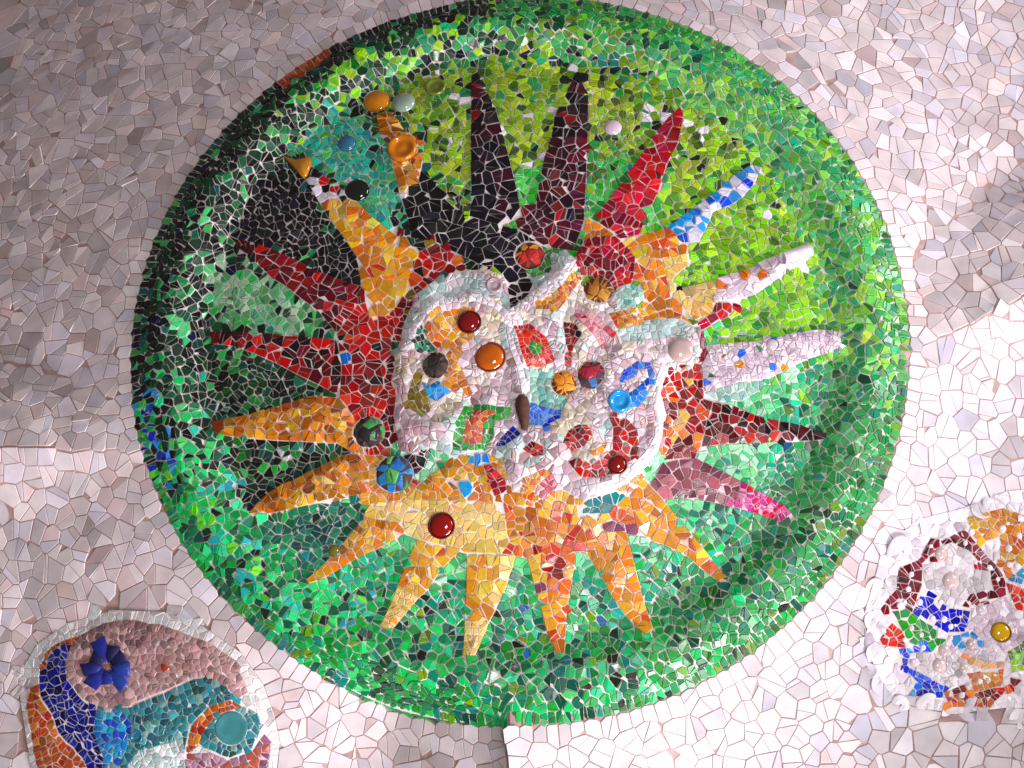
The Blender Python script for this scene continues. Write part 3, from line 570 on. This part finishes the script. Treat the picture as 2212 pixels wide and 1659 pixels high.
# ------------------------------------------------------------------ cells
SEG = []; SGP = []
def add_seg(a, b):
    L = np.linalg.norm(b - a)
    if L < 1e-6: return
    d = (b - a) / L; nn = np.array([-d[1], d[0]]); k = max(1, int(L / .012)); hit = False
    for t in range(k):
        c = a + d * L * (t + .5) / k; x, y = c + nn * .009, c - nn * .009
        if int(lab_at(*x)) != int(lab_at(*y)): SGP.append((c[0], c[1], len(SEG)))
    SEG.append((a, b, d, nn, L))
for r in R:
    pl = r['plan']
    for k in range(len(pl)): add_seg(pl[k], pl[(k + 1) % len(pl)])
KSEG = KDTree(len(SGP))
for k, (x, y, q) in enumerate(SGP): KSEG.insert((x, y, 0), k)
KSEG.balance()
def seg_near(c, r):
    return {SGP[k][2] for co, k, dist in KSEG.find_range((c.x, c.y, 0), r)}
def parted(segs, p, q):
    # an outline runs between the two seeds, and the first seed lies square on to it
    for sg in segs:
        a, b, d, nn, L = SEG[sg]
        ax, ay = p.x - a[0], p.y - a[1]; bx, by = q.x - a[0], q.y - a[1]
        s0 = ax * nn[0] + ay * nn[1]; s1 = bx * nn[0] + by * nn[1]
        if s0 * s1 >= 0 or abs(s0) < .003: continue
        t0 = ax * d[0] + ay * d[1]; t1 = bx * d[0] + by * d[1]; t = t0 + (t1 - t0) * s0 / (s0 - s1)
        if 0 <= t0 <= L and 0 <= t <= L: return True
    return False
def outline_clip(poly, c, e1, e2, r, g):
    uv = np.array((c.x, c.y)); done = set()
    for co, k, dist in KSEG.find_range((c.x, c.y, 0), r * 1.3):
        q = SGP[k][2]
        if q in done: continue
        done.add(q); a, b, d, nn, L = SEG[q]
        t = (uv - a) @ d
        if t < -.002 or t > L + .002: continue
        s = (uv - a) @ nn
        if abs(s) < .003: continue
        n2 = nn if s < 0 else -nn
        A = n2[0] * e1.x + n2[1] * e1.y; B = n2[0] * e2.x + n2[1] * e2.y; l = math.hypot(A, B)
        poly = clip(poly, A / l, B / l, (abs(s) - g * .7) / l)
        if len(poly) < 3: return poly
    return poly
def clip(poly, nx, ny, d):
    out = []; n = len(poly)
    for k in range(n):
        x0, y0 = poly[k]; x1, y1 = poly[(k + 1) % n]
        a = x0 * nx + y0 * ny - d; b = x1 * nx + y1 * ny - d
        if a <= 0: out.append((x0, y0))
        if (a < 0 < b) or (b < 0 < a):
            t = a / (a - b); out.append((x0 + (x1 - x0) * t, y0 + (y1 - y0) * t))
    return out
def parea(p): return .5 * abs(sum(p[i][0] * p[(i + 1) % len(p)][1] - p[(i + 1) % len(p)][0] * p[i][1] for i in range(len(p))))
def cells(Pn, Nn, rad, gap, split, chop, sliver, corner, outl=False):
    n = len(Pn); kd = KDTree(n)
    for i in range(n): kd.insert(Pn[i], i)
    kd.balance(); out = []
    for i in range(n):
        N = Vector(Nn[i]); e1 = N.cross(Vector((0.31, .95, .05))).normalized(); e2 = N.cross(e1)
        r = rad[i]; poly = [(-r, -r), (r, -r), (r, r), (-r, r)]; c = Vector(Pn[i])
        nb = [x for x in kd.find_range(c, 2.4 * r) if x[1] != i]; nb.sort(key=lambda x: x[2])
        segs = seg_near(c, r * 1.3) if outl else ()
        for co, j, dist in nb:
            if segs and SL[i] != SL[j] and SL[j] < 200 and parted(segs, c, co): continue
            d = co - c; x, y = d.dot(e1), d.dot(e2); l = math.hypot(x, y)
            if l < 1e-4: continue
            if l * .5 > 1.5 * r: break
            poly = clip(poly, x / l, y / l, (.35 * l + .65 * dist) * .5 - gap[i] * random.uniform(.55, 1.6))
            if len(poly) < 3: break
        if outl and len(poly) >= 3: poly = outline_clip(poly, c, e1, e2, r, gap[i])
        if len(poly) < 3: continue
        todo = [poly]; fin = []
        depth = 0
        while todo:
            q = todo.pop(); A = parea(q)
            if random.random() < split[i] and A > (r * .38) ** 2 and depth < 4:
                depth += 1
                cx = sum(p[0] for p in q) / len(q); cy = sum(p[1] for p in q) / len(q)
                sxx = sum((p[0] - cx) ** 2 for p in q); syy = sum((p[1] - cy) ** 2 for p in q); sxy = sum((p[0] - cx) * (p[1] - cy) for p in q)
                th = .5 * math.atan2(2 * sxy, sxx - syy) + random.gauss(0, .45)
                if random.random() < sliver[i]: th += math.pi / 2
                nx, ny = math.cos(th), math.sin(th); g = gap[i] * random.uniform(.4, 1.0); d0 = cx * nx + cy * ny + random.gauss(0, r * .06)
                if random.random() < corner[i]:                     # a break that runs from a corner to the middle of a far side
                    m = len(q); k = random.randrange(m); k2 = (k + m // 2) % m; t = random.uniform(.3, .7)
                    ex = q[k2][0] + (q[(k2 + 1) % m][0] - q[k2][0]) * t - q[k][0]; ey = q[k2][1] + (q[(k2 + 1) % m][1] - q[k2][1]) * t - q[k][1]
                    l = math.hypot(ex, ey)
                    if l > 1e-4: nx, ny = -ey / l, ex / l; d0 = q[k][0] * nx + q[k][1] * ny
                for s in (1, -1):
                    h = clip(q, s * nx, s * ny, s * d0 - g)
                    if len(h) >= 3:
                        if random.random() < (.45 if gap[i] > .0019 else .85) * split[i] and parea(h) > (r * .62) ** 2: todo.append(h)
                        else: fin.append(h)
            else: fin.append(q)
        for q in fin:
            if random.random() < chop[i]:
                k = random.randrange(len(q)); cx = sum(p[0] for p in q) / len(q); cy = sum(p[1] for p in q) / len(q)
                dx, dy = q[k][0] - cx, q[k][1] - cy; l = math.hypot(dx, dy)
                if l > 1e-5:
                    t = random.gauss(0, .5); nx, ny = dx / l, dy / l; nx, ny = nx * math.cos(t) - ny * math.sin(t), nx * math.sin(t) + ny * math.cos(t)
                    q2 = clip(q, nx, ny, cx * nx + cy * ny + l * random.uniform(.5, .8))
                    if len(q2) >= 3: q = q2
            q = [p for k, p in enumerate(q) if math.hypot(p[0] - q[k - 1][0], p[1] - q[k - 1][1]) > 6e-4]
            if len(q) >= 3 and parea(q) > (r * .1) ** 2 * .6: out.append((i, q, e1, e2))
    return out
def tile_geo(c, N, e1, e2, q, h, b, tilt, dome=0.0):
    """vertices about the tile's centre, faces; top bevelled"""
    cx = sum(p[0] for p in q) / len(q); cy = sum(p[1] for p in q) / len(q)
    if sum(q[i][0] * q[(i + 1) % len(q)][1] - q[(i + 1) % len(q)][0] * q[i][1] for i in range(len(q))) < 0: q = q[::-1]
    inr = max(1e-4, min(math.hypot((q[i][0] + q[i - 1][0]) / 2 - cx, (q[i][1] + q[i - 1][1]) / 2 - cy) for i in range(len(q))))
    s = max(.55, 1 - b / inr); tx, ty = tilt; n = len(q); ctr = c + e1 * cx + e2 * cy
    V = []
    for (x, y) in q: V.append(e1 * (x - cx) + e2 * (y - cy) + N * (-.004))
    for (x, y) in q: V.append(e1 * (x - cx) + e2 * (y - cy) + N * (h - b * .8 + (x - cx) * tx + (y - cy) * ty))
    for (x, y) in q: V.append(e1 * (x - cx) * s + e2 * (y - cy) * s + N * (h + ((x - cx) * tx + (y - cy) * ty) * s))
    F = []
    for k in range(n):
        m = (k + 1) % n
        F.append((k, m, n + m, n + k)); F.append((n + k, n + m, 2 * n + m, 2 * n + k))
    if dome > 0:
        V.append(N * (h + dome)); 
        for k in range(n): F.append((2 * n + k, 2 * n + (k + 1) % n, 3 * n))
    else: F.append(tuple(range(2 * n, 3 * n)))
    return ctr, V, F
def to_w(v): return Vector((v[0], -v[1], -v[2]))            # direction into world axes
def mesh_from(name, V, F, mat, cols=None):
    me = bpy.data.meshes.new(name); me.from_pydata(V, [], F); me.materials.append(mat)
    if cols is not None:
        at = me.attributes.new("col", 'FLOAT_COLOR', 'FACE'); at.data.foreach_set("color", np.asarray(cols, np.float32).ravel())
    return me
def link(name, me, parent=None, loc=(0, 0, 0), label=None, kind=None):
    o = bpy.data.objects.new(name, me); COL.objects.link(o); o.location = loc
    if parent is not None: o.parent = parent
    if label: o["label"] = label
    if kind: o["kind"] = kind
    return o

isv = SL < 4
sp_ = np.array([props(int(l))[0] for l in SL]) * PXM; gp_ = np.array([props(int(l))[1] for l in SL]) * PXM; spl = np.array([props(int(l))[2] for l in SL])
CELLS = cells(SP, SN, sp_ * 1.25, gp_, spl, np.where(isv, .10, np.where((SL == 4) | (SL == 5), .45, .25)), np.where(isv, .08, .35), np.where(isv, .25, .6), True)
print("cells", len(CELLS))

# ------------------------------------------------------------------ things
ORG = world(0, 0, 0)
def empty(name, loc, label, cat):
    o = bpy.data.objects.new(name, None); COL.objects.link(o); o.location = loc; o["label"] = label; o["category"] = cat; return o
sun = empty('sun_rosette', ORG, 'large round green mosaic rosette with a many rayed orange, red and black sun', 'mosaic rosette')
oc = unproject([(330, 1560)], H)[0]; oval = empty('oval_rosette', world(oc[0], oc[1], float(w_at(*oc))), 'small oval mosaic rosette with a navy, rose and sea blue swirl', 'mosaic rosette')
bc = unproject([(2080, 1300)], H)[0]; bowl = empty('crockery_rosette', world(bc[0], bc[1], float(w_at(*bc))), 'white broken crockery rosette with garnet, blue and orange glass patches', 'mosaic rosette')
ROOT = {'sun': sun, 'oval': oval, 'bowl': bowl}
# vault shells
step = 4; sub = np.arange(0, NU, step); 
VLAB = ['dim vault of white tiles beyond the black shards of the green rim', 'lilac grey vault of white tiles beyond the lime green rim',
        'cream white tiled vault around the oval swirl rosette', 'bright white tiled vault around the broken crockery rosette']
vault = []
HV = blur(H0v, 2)
ii = np.arange(0, NU, step); jj = np.arange(0, NV, step)
for q in range(4):
    idx = {}; V = []; F = []
    def vid(i, j):
        k = (i, j)
        if k not in idx:
            idx[k] = len(V); V.append(world(uu[i], vv[j], HV[j, i] - .0015) - ORG)
        return idx[k]
    for a in range(len(jj) - 1):
        for b in range(len(ii) - 1):
            j, i = jj[a], ii[b]
            if VQ[j, i] == q and RHO[j, i] > .93: F.append((vid(i, j), vid(ii[b + 1], j), vid(ii[b + 1], jj[a + 1]), vid(i, jj[a + 1])))
    me = mesh_from('ceiling', V, F, M_GROUT_W); me.shade_smooth()
    o = link('ceiling', me, None, ORG, VLAB[q], 'structure'); vault.append(o)
# plaster bed of the big rosette
nr, na = 150, 340; V = []; F = []
rr = np.r_[np.linspace(0, 1, nr), 1.0]
for k, r in enumerate(rr):
    for s in range(na):
        t = s / na * 2 * math.pi; rt = float(rim_r(t)); u, v = r * rt * math.cos(t), r * rt * math.sin(t)
        w = float(HS[min(NV - 1, int((v - V0) / CELL)), min(NU - 1, int((u - U0) / CELL))]) if k < nr - 1 else float(H0r[min(NV - 1, int((v * .997 - V0) / CELL)), min(NU - 1, int((u * .997 - U0) / CELL))])
        if k == len(rr) - 1: w = -.2
        V.append(to_w((u, v, w - .002)))
for k in range(len(rr) - 1):
    for s in range(na):
        a, b = k * na + s, k * na + (s + 1) % na; F.append((a, a + na, b + na, b))
me = mesh_from('plaster_bed', V, F, M_GROUT_R); me.shade_smooth(); link('plaster_bed', me, sun)
def bed(poly, dz, root):
    p = np.asarray(poly); pts = []
    for a in range(len(p)):
        q = p[(a + 1) % len(p)]; L = np.linalg.norm(q - p[a]); k = max(1, int(L / .03))
        for t in range(k): pts.append(p[a] + (q - p[a]) * t / k)
    nb = len(pts); lo = p.min(0); hi = p.max(0)
    inn = []
    m = np.zeros(LAB.shape, bool); fill(p, m)
    for x in np.arange(lo[0], hi[0], .025):
        for y in np.arange(lo[1], hi[1], .025):
            i, j = int((x - U0) / CELL), int((y - V0) / CELL)
            if 0 <= i < NU and 0 <= j < NV and m[j, i]: inn.append(np.array((x, y)))
    allp = [Vector((float(a[0]), float(a[1]))) for a in pts + inn]
    r = delaunay_2d_cdt(allp, [], [list(range(nb))], 1, 1e-6)
    vs = np.array([(a.x, a.y) for a in r[0]]); w = samp(HS, vs[:, 0], vs[:, 1]) + dz
    off = ROOT[root].location
    V = [world(a[0], a[1], b) - off for a, b in zip(vs, w)]
    return V, [tuple(f) for f in r[2]]
PART = {}
for i, r in enumerate(R):
    V, F = bed(r['plan'], .0 if r['thing'] == 'sun' else .001, r['thing'])
    me = mesh_from(r['name'], V, F, M_GROUT_R); me.shade_smooth()
    PART[10 + i] = link(r['name'], me, ROOT[r['thing']], (0, 0, 0), r['label'])

# ------------------------------------------------------------------ tiles
CLUST = {}
def pick2(key, u, v, l, i):
    if l >= 4:
        if (i, key) in CLUST and random.random() < .5: c = CLUST[(i, key)]
        else:
            q = (key, l, int((u + .02 * noise.noise((u * 20, v * 20, 1))) / .085), int((v + .02 * noise.noise((u * 20, v * 20, 5))) / .085))
            if q not in CLUST: CLUST[q] = pick(key)
            c = CLUST[q] if random.random() < .34 else pick(key)
            CLUST[(i, key)] = c
        j = random.gauss(1, .06); cc = tuple(min(1, max(0, x * j)) for x in c[0]); return cc, c[1]
    return pick(key)
recs = []
blue_edge = unproject([(300, 920), (420, 1150)], H)
for (i, q, e1, e2) in CELLS:
    l = int(SL[i]); u, v = SU[i], SV[i]; r = sp_[i]
    if l == 200: continue
    if l < 4:
        col, kn = pick('VWHITE' if (l != 3 and random.random() < .9) else 'VBRIGHT'); kn = 'white_tile'  # lower right vault takes paler whites: its stronger light put into the colour
        h, b, t, mat, thing = .0022, .0009, .014, M_WHITE, l
        if random.random() < .05: t = .09
        dm = 0
    else:
        thing = R[l - 10]['thing'] if l >= 10 else 'sun'
        st = l >= 10 and R[l - 10]['stone']
        if l >= 10: 
            pal = R[l - 10]['pal']
            if R[l - 10]['name'] == 'relief':
                nz_ = noise.noise((u * 7, v * 7, 0)) + random.gauss(0, .12)
                pal = 'WHITEPINK' if nz_ > .0 else ('PINKSTONE' if nz_ > -.22 else 'AQUAWHITE')
                if noise.noise((u * 6, v * 6, 9)) > .28: pal = 'CREAM'
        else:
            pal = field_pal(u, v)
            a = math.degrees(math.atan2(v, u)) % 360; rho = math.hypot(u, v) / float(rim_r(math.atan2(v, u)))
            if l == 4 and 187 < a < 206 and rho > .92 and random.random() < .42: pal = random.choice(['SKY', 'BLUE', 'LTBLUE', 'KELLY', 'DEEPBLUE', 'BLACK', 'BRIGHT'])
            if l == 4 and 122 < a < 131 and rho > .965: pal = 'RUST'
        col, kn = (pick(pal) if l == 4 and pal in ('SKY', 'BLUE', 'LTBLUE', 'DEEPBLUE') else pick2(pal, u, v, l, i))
        h, b, t, mat = .0035 + random.uniform(0, .0015), .0011, .06, (M_STONE if st else M_GLAZE)
        if l == 4: t = .11
        if l >= 10 and R[l - 10]['pal'] in ('AMBER', 'PINK', 'FLECK', 'WHITEPINK'): t = .13; h += random.uniform(0, .003)
        dm = .0016 if st else 0
    ctr, V, F = tile_geo(Vector(SP[i]), Vector(SN[i]), e1, e2, q, h, b, (random.gauss(0, t), random.gauss(0, t)), dm)
    recs.append((thing, l, kn, parea(q), ctr, V, F, col, mat))
# the largest 300 of each kind on each thing are parts, the rest one part
cnt = {}; order = sorted(range(len(recs)), key=lambda k: -recs[k][3]); stuff = {}
for k in order:
    thing, l, kn, A, ctr, V, F, col, mat = recs[k]
    px, py = project(*[np.array([x]) for x in ctr])
    seen = -20 < px[0] < 2232 and -20 < py[0] < 1679
    key = (thing, kn)
    parent = vault[thing] if isinstance(thing, int) else (PART[l] if l >= 10 else ROOT[thing])
    c = cnt.get(key, 0)
    if seen and c < 300:
        cnt[key] = c + 1
        gl = random.random() ** 2
        me = mesh_from(kn, [to_w(x) for x in V], F, mat, [(*col, gl)] * len(F))
        off = ORG if isinstance(thing, int) else ROOT[thing].location
        link(kn, me, parent, world(*ctr) - off)
    else: stuff.setdefault((thing, mat.name), []).append(k)
for (thing, mn), ks in stuff.items():
    V, F, C = [], [], []
    off = ORG if isinstance(thing, int) else ROOT[thing].location
    for k in ks:
        _, _, _, _, ctr, v, f, col, mat = recs[k]; n = len(V); base = world(*ctr) - off
        V += [base + to_w(x) for x in v]; F += [tuple(a + n for a in ff) for ff in f]; C += [(*col, random.random() ** 2)] * len(f)
    o = link('small_tile', mesh_from('small_tile', V, F, bpy.data.materials[mn], C), vault[thing] if isinstance(thing, int) else ROOT[thing], (0, 0, 0), None, 'stuff')
print("parts", cnt, {k: len(v) for k, v in stuff.items()})

# ------------------------------------------------------------------ bosses
def lathe(prof, seg, jit=0):
    V = []; F = []
    for (r, z) in prof:
        for s in range(seg):
            a = s / seg * 2 * math.pi; V.append(Vector((r * math.cos(a), r * math.sin(a), z)))
    for k in range(len(prof) - 1):
        for s in range(seg):
            a, b = k * seg + s, k * seg + (s + 1) % seg; F.append((a, b, b + seg, a + seg))
    F.append(tuple(range((len(prof) - 1) * seg, len(prof) * seg)))
    return V, F
for (c, r), b in zip(BPLAN, B):
    x, y, rp, style, cols, name, label, thing, flat = b
    pp, nn = frame_at(np.array([c[0]]), np.array([c[1]])); N = boss_frame(c); e1 = N.cross(Vector((.31, .95, .05))).normalized(); e2 = N.cross(e1)
    p = Vector(pp[0]); off = ROOT[thing].location; root = ROOT[thing]
    def T(v): return to_w(e1 * v[0] + e2 * v[1] + N * v[2])
    loc = world(*p) - off; cl = cols.split()
    seg = 28 if rp > 12 else 12
    if style == 'cup':
        prof = [(a_, b_ * flat / .6) for a_, b_ in [(r, -.01), (r, r * .35), (r * .95, r * .48), (r * .86, r * .52), (r * .72, r * .47), (r * .62, r * .30), (r * .45, r * .24), (r * .25, r * .30), (r * .05, r * .32)]]
    else:
        m = 9 if rp > 12 else 5
        prof = [(r, -.014)] + [(r * math.cos(t), r * flat * math.sin(t)) for t in np.linspace(0, math.pi / 2 * .97, m)]
    V, F = lathe(prof, seg)
    basec = lin(cl[0]) if style != 'tiled' else lin('3a302a')
    if style == 'tiled': V = [Vector((v[0] * .95, v[1] * .95, v[2] * .95)) for v in V]
    me = mesh_from(name, [T(v) for v in V], F, M_BOSS if style != 'tiled' else M_KNOB, [(*basec, 1)] * len(F)); me.shade_smooth()
    o = link(name, me, root, loc, label)
    if style == 'glass' and rp > 16 and name == 'cabochon':
        prof = [(r * 1.10, -.004), (r * 1.12, .006), (r * 1.04, .009), (r * .98, .004)]
        V, F = lathe(prof, seg); F = F[:-1]
        rc = tuple(x * .35 for x in basec); me = mesh_from('rim', [T(v) for v in V], F, M_GLAZE, [(*rc, 1)] * len(F)); me.shade_smooth(); link('rim', me, o)
    if style == 'tiled':
        ns = 16; S = []; 
        for k in range(400):
            z = random.uniform(.02, 1); a = random.uniform(0, 6.283); s = math.sqrt(1 - z * z); q = Vector((s * math.cos(a), s * math.sin(a), z))
            if all((q - w).length > .74 for w in S): S.append(q)
        Pn = [Vector((q.x * r, q.y * r, q.z * r * flat)) for q in S]; Nn = [Vector((q.x, q.y, q.z / flat)).normalized() for q in S]
        for (i, q, f1, f2) in cells(Pn, Nn, [r * .9] * len(S), [r * .006] * len(S), [.5] * len(S), [.1] * len(S), [.3] * len(S), [.5] * len(S)):
            def onb(x, y, k):
                g = Pn[i] + f1 * x + f2 * y; g = Vector((g.x / r, g.y / r, g.z / (r * flat))); g = g.normalized() * k; return Vector((g.x * r, g.y * r, max(-.008, g.z * r * flat)))
            ctr = onb(0, 0, 1.0); n = len(q); cx = sum(a for a, b_ in q) / n; cy = sum(b_ for a, b_ in q) / n; V = []
            for f, k in ((1, .93), (.98, 1.015), (.55, 1.03)): V += [onb(cx + (a - cx) * f, cy + (b_ - cy) * f, k) - ctr for a, b_ in q]
            V.append(onb(cx, cy, 1.032) - ctr); F = []
            for k in range(2): F += [(k * n + m, k * n + (m + 1) % n, (k + 1) * n + (m + 1) % n, (k + 1) * n + m) for m in range(n)]
            F += [(2 * n + m, 2 * n + (m + 1) % n, 3 * n) for m in range(n)]
            col = lin(random.choice(cl)); j = random.gauss(1, .1); col = tuple(min(1, max(0, x * j)) for x in col)
            me = mesh_from('shard', [T(v) for v in V], F, M_GLAZE, [(*col, 1)] * len(F)); link('shard', me, o, T(ctr))
# brown clay nose that hangs from the middle of the relief
c = unproject([(1131, 895)], H)[0]; pp, nn = frame_at(np.array([c[0]]), np.array([c[1]])); p = Vector(pp[0]); V = []; F = []
L = [(-.068, .012), (-.056, .022), (-.035, .027), (-.005, .023), (.03, .018), (.056, .013), (.066, .006)]
ax = Vector((.10, -1, 0)).normalized(); sx = Vector((1, .10, 0)).normalized(); nz = Vector((0, 0, 1)); ns = 14
for t, rad in L:
    for s in range(ns):
        a = s / ns * 2 * math.pi; V.append(to_w(ax * t + sx * rad * math.cos(a) + nz * (rad * 1.3 * math.sin(a) + .018)))
for k in range(len(L) - 1):
    for s in range(ns): F.append((k * ns + s, k * ns + (s + 1) % ns, (k + 1) * ns + (s + 1) % ns, (k + 1) * ns + s))
F.append(tuple(range(ns))); F.append(tuple(range((len(L) - 1) * ns, len(L) * ns)))
me = mesh_from('clay_peg', V, F, M_KNOB); me.shade_smooth(); link('clay_peg', me, sun, world(*p) - ORG, 'brown clay peg')
# white tube at the tip of the blue and white ray
def tube(name, a_px, b_px, rad, col, root, lift, label):
    a, b = unproject([a_px, b_px], H); pa = Vector((*a, w_at(*a) + lift)); pb = Vector((*b, w_at(*b) + lift)); d = (pb - pa).normalized()
    s1 = d.cross(Vector((0, 0, 1))).normalized(); s2 = s1.cross(d); V = []; F = []; n = 18
    rings = [(pa, rad * .9), (pa + (pb - pa) * .5, rad), (pb, rad * 1.05), (pb + d * .002, rad * .98), (pb, rad * .78), (pa + (pb - pa) * .7, rad * .74)]
    for q, rr_ in rings:
        for s in range(n):
            t = s / n * 2 * math.pi; V.append(to_w(q - pa + s1 * rr_ * math.cos(t) + s2 * rr_ * math.sin(t)))
    for k in range(len(rings) - 1):
        for s in range(n): F.append((k * n + s, k * n + (s + 1) % n, (k + 1) * n + (s + 1) % n, (k + 1) * n + s))
    F.append(tuple(range(n)))
    F.append(tuple(range((len(rings) - 1) * n, len(rings) * n)))
    me = mesh_from(name, V, F, M_BOSS, [(*lin(col), 1)] * len(F)); me.shade_smooth(); link(name, me, ROOT[root], world(*pa) - ROOT[root].location, label)
tube('bottle_neck', (1690, 562), (1748, 545), .026, 'd8ccd8', 'sun', .02, 'pale lilac bottle neck')
def cord(path, rad, label):
    pl = unproject(path, H); P3 = [Vector((a, b, w_at(a, b) - .004)) for a, b in pl]; pts = []
    for k in range(len(P3) - 1):
        p0, p1, p2, p3 = P3[max(0, k - 1)], P3[k], P3[k + 1], P3[min(len(P3) - 1, k + 2)]
        for t in np.linspace(0, 1, 6)[:-1]:
            pts.append(.5 * ((2 * p1) + (p2 - p0) * t + (2 * p0 - 5 * p1 + 4 * p2 - p3) * t * t + (3 * p1 - p0 - 3 * p2 + p3) * t ** 3))
    pts.append(P3[-1]); V = []; F = []; n = 10; o0 = pts[0]
    for k, q in enumerate(pts):
        d = (pts[min(k + 1, len(pts) - 1)] - pts[max(k - 1, 0)]).normalized(); s1 = d.cross(Vector((0, 0, 1))).normalized(); s2 = s1.cross(d)
        e = min(1, .35 + .25 * min(k, len(pts) - 1 - k))
        for s in range(n):
            t = s / n * 2 * math.pi; rr_ = rad * e * (1 + .16 * noise.noise(q * 30 + Vector((s * .35, 0, 0))))
            V.append(to_w(q - o0 + s1 * rr_ * math.cos(t) * 1.15 + s2 * rr_ * math.sin(t)))
    for k in range(len(pts) - 1):
        for s in range(n): F.append((k * n + s, k * n + (s + 1) % n, (k + 1) * n + (s + 1) % n, (k + 1) * n + s))
    F.append(tuple(range(n))); F.append(tuple(range((len(pts) - 1) * n, len(pts) * n)))
    me = mesh_from('white_cord', V, F, M_WHITE, [(*lin('ece8ea'), 1)] * len(F)); me.shade_smooth(); link('white_cord', me, sun, world(*o0) - ORG, label)
cord(RIDGES[0][0], .011, 'smooth white cord at the right of the relief')
cord(RIDGES[2][0], .008, 'slanting white cord under the black field')
# mustard cone at the upper left
def prism(name, px, hgt, col, root, label, mat, crown=.012):
    pl = unproject(px, H); w = samp(HS, pl[:, 0], pl[:, 1]); c0 = pl.mean(0); wc = float(w.mean())
    V = []; n = len(px)
    for s, hh in ((1, -.005), (1, hgt * .7), (.8, hgt)):
        for (a, b), ww in zip(pl, w): V.append(to_w(((a - c0[0]) * s, (b - c0[1]) * s, ww - wc + hh)))
    V.append(to_w((0, 0, hgt + crown))); F = []
    for k in range(2):
        for s in range(n): F.append((k * n + (s + 1) % n, k * n + s, (k + 1) * n + s, (k + 1) * n + (s + 1) % n))
    for s in range(n): F.append((2 * n + (s + 1) % n, 2 * n + s, 3 * n))
    me = mesh_from(name, V, F, mat, [(*lin(col), 1)] * len(F)); me.shade_smooth(); link(name, me, ROOT[root], world(c0[0], c0[1], wc) - ROOT[root].location, label)
prism('pottery_shard', [(610,339),(640,348),(672,342),(673,360),(664,382),(657,387),(645,375)], .022, 'b87a14', 'sun', 'mustard pottery shard', M_BOSS)
# navy glass flower on the oval rosette
fc = (232, 1440)
for k in range(9):
    a = k / 9 * 6.283 + .2; d = 46 + 10 * math.sin(k * 2.3); wd_ = .55 + .12 * math.sin(k * 4.1)
    pts = [(fc[0] + 8 * math.cos(a), fc[1] + 8 * math.sin(a)), (fc[0] + d * .6 * math.cos(a - wd_), fc[1] + d * .6 * math.sin(a - wd_)), (fc[0] + d * 1.1 * math.cos(a - wd_ * .6), fc[1] + d * 1.1 * math.sin(a - wd_ * .6)),
           (fc[0] + d * 1.2 * math.cos(a + wd_ * .5), fc[1] + d * 1.2 * math.sin(a + wd_ * .5)), (fc[0] + d * .6 * math.cos(a + wd_), fc[1] + d * .6 * math.sin(a + wd_))]
    prism('flower_petal', pts, .008 + .008 * random.random(), random.choice(['101c70', '142890', '0c1450', '183898']), 'oval', None, M_GLAZE)
# white broken bowls and plates round the crockery rosette
for (x, y, r) in [(1450,330,120),(1300,560,75),(1400,520,55),(1290,760,78),(1240,850,60),(1290,960,72),(1350,1140,95),(1260,1060,55),(1450,1270,70),(1620,1260,85),(1720,1290,60),(1890,1310,95),(2100,1280,85),(2180,1360,70),(1940,90,70),(1750,140,65),(1560,160,75),(1830,200,50),(1740,210,45),(2170,110,60),(2000,40,60),(1230,700,50),(1330,820,40),(1380,1010,45),(2170,1190,55)]:
    px, py = 1434.4 + .3515 * x, 1075.8 + .3515 * y; r = r * .3515 * PXM * .8
    cc = unproject([(px, py)], H)[0]; pp, nn = frame_at(np.array([cc[0]]), np.array([cc[1]])); N = Vector(nn[0])
    N = (N + Vector((random.gauss(0, .25), random.gauss(0, .25), 0))).normalized(); e1 = N.cross(Vector((.31, .95, .05))).normalized(); e2 = N.cross(e1)
    up_ = random.random() < .5; a0 = random.uniform(0, 6.28); span = random.uniform(3.2, 5.6); seg = 22
    prof = [(r * .15, .55), (r * .45, .50), (r * .5, .62), (r * .56, .5), (r * .8, .35), (r * .97, .12), (r, .0), (r * .97, -.1)] if up_ else [(r * .1, .1), (r * .5, .12), (r * .8, .28), (r * .95, .5), (r, .54), (r * 1.04, .5), (r * 1.0, .3), (r * .8, .0)]
    V = []; F = []
    for (rr_, z) in prof:
        for s in range(seg + 1):
            a = a0 + s / seg * span; wob = 1 + .04 * math.sin(3 * a + x); V.append(to_w(e1 * rr_ * wob * math.cos(a) + e2 * rr_ * wob * math.sin(a) + N * (z * r * .36)))
    for k in range(len(prof) - 1):
        for s in range(seg): q = k * (seg + 1) + s; F.append((q, q + 1, q + seg + 2, q + seg + 1))
    me = mesh_from('broken_bowl', V, F, M_WHITE, [(*lin(random.choice(['f2eef2', 'ece6ee', 'f4f2f2'])), 1)] * len(F)); me.shade_smooth()
    link('broken_bowl', me, bowl, world(*pp[0]) - bowl.location)
print("objects", len(bpy.data.objects))
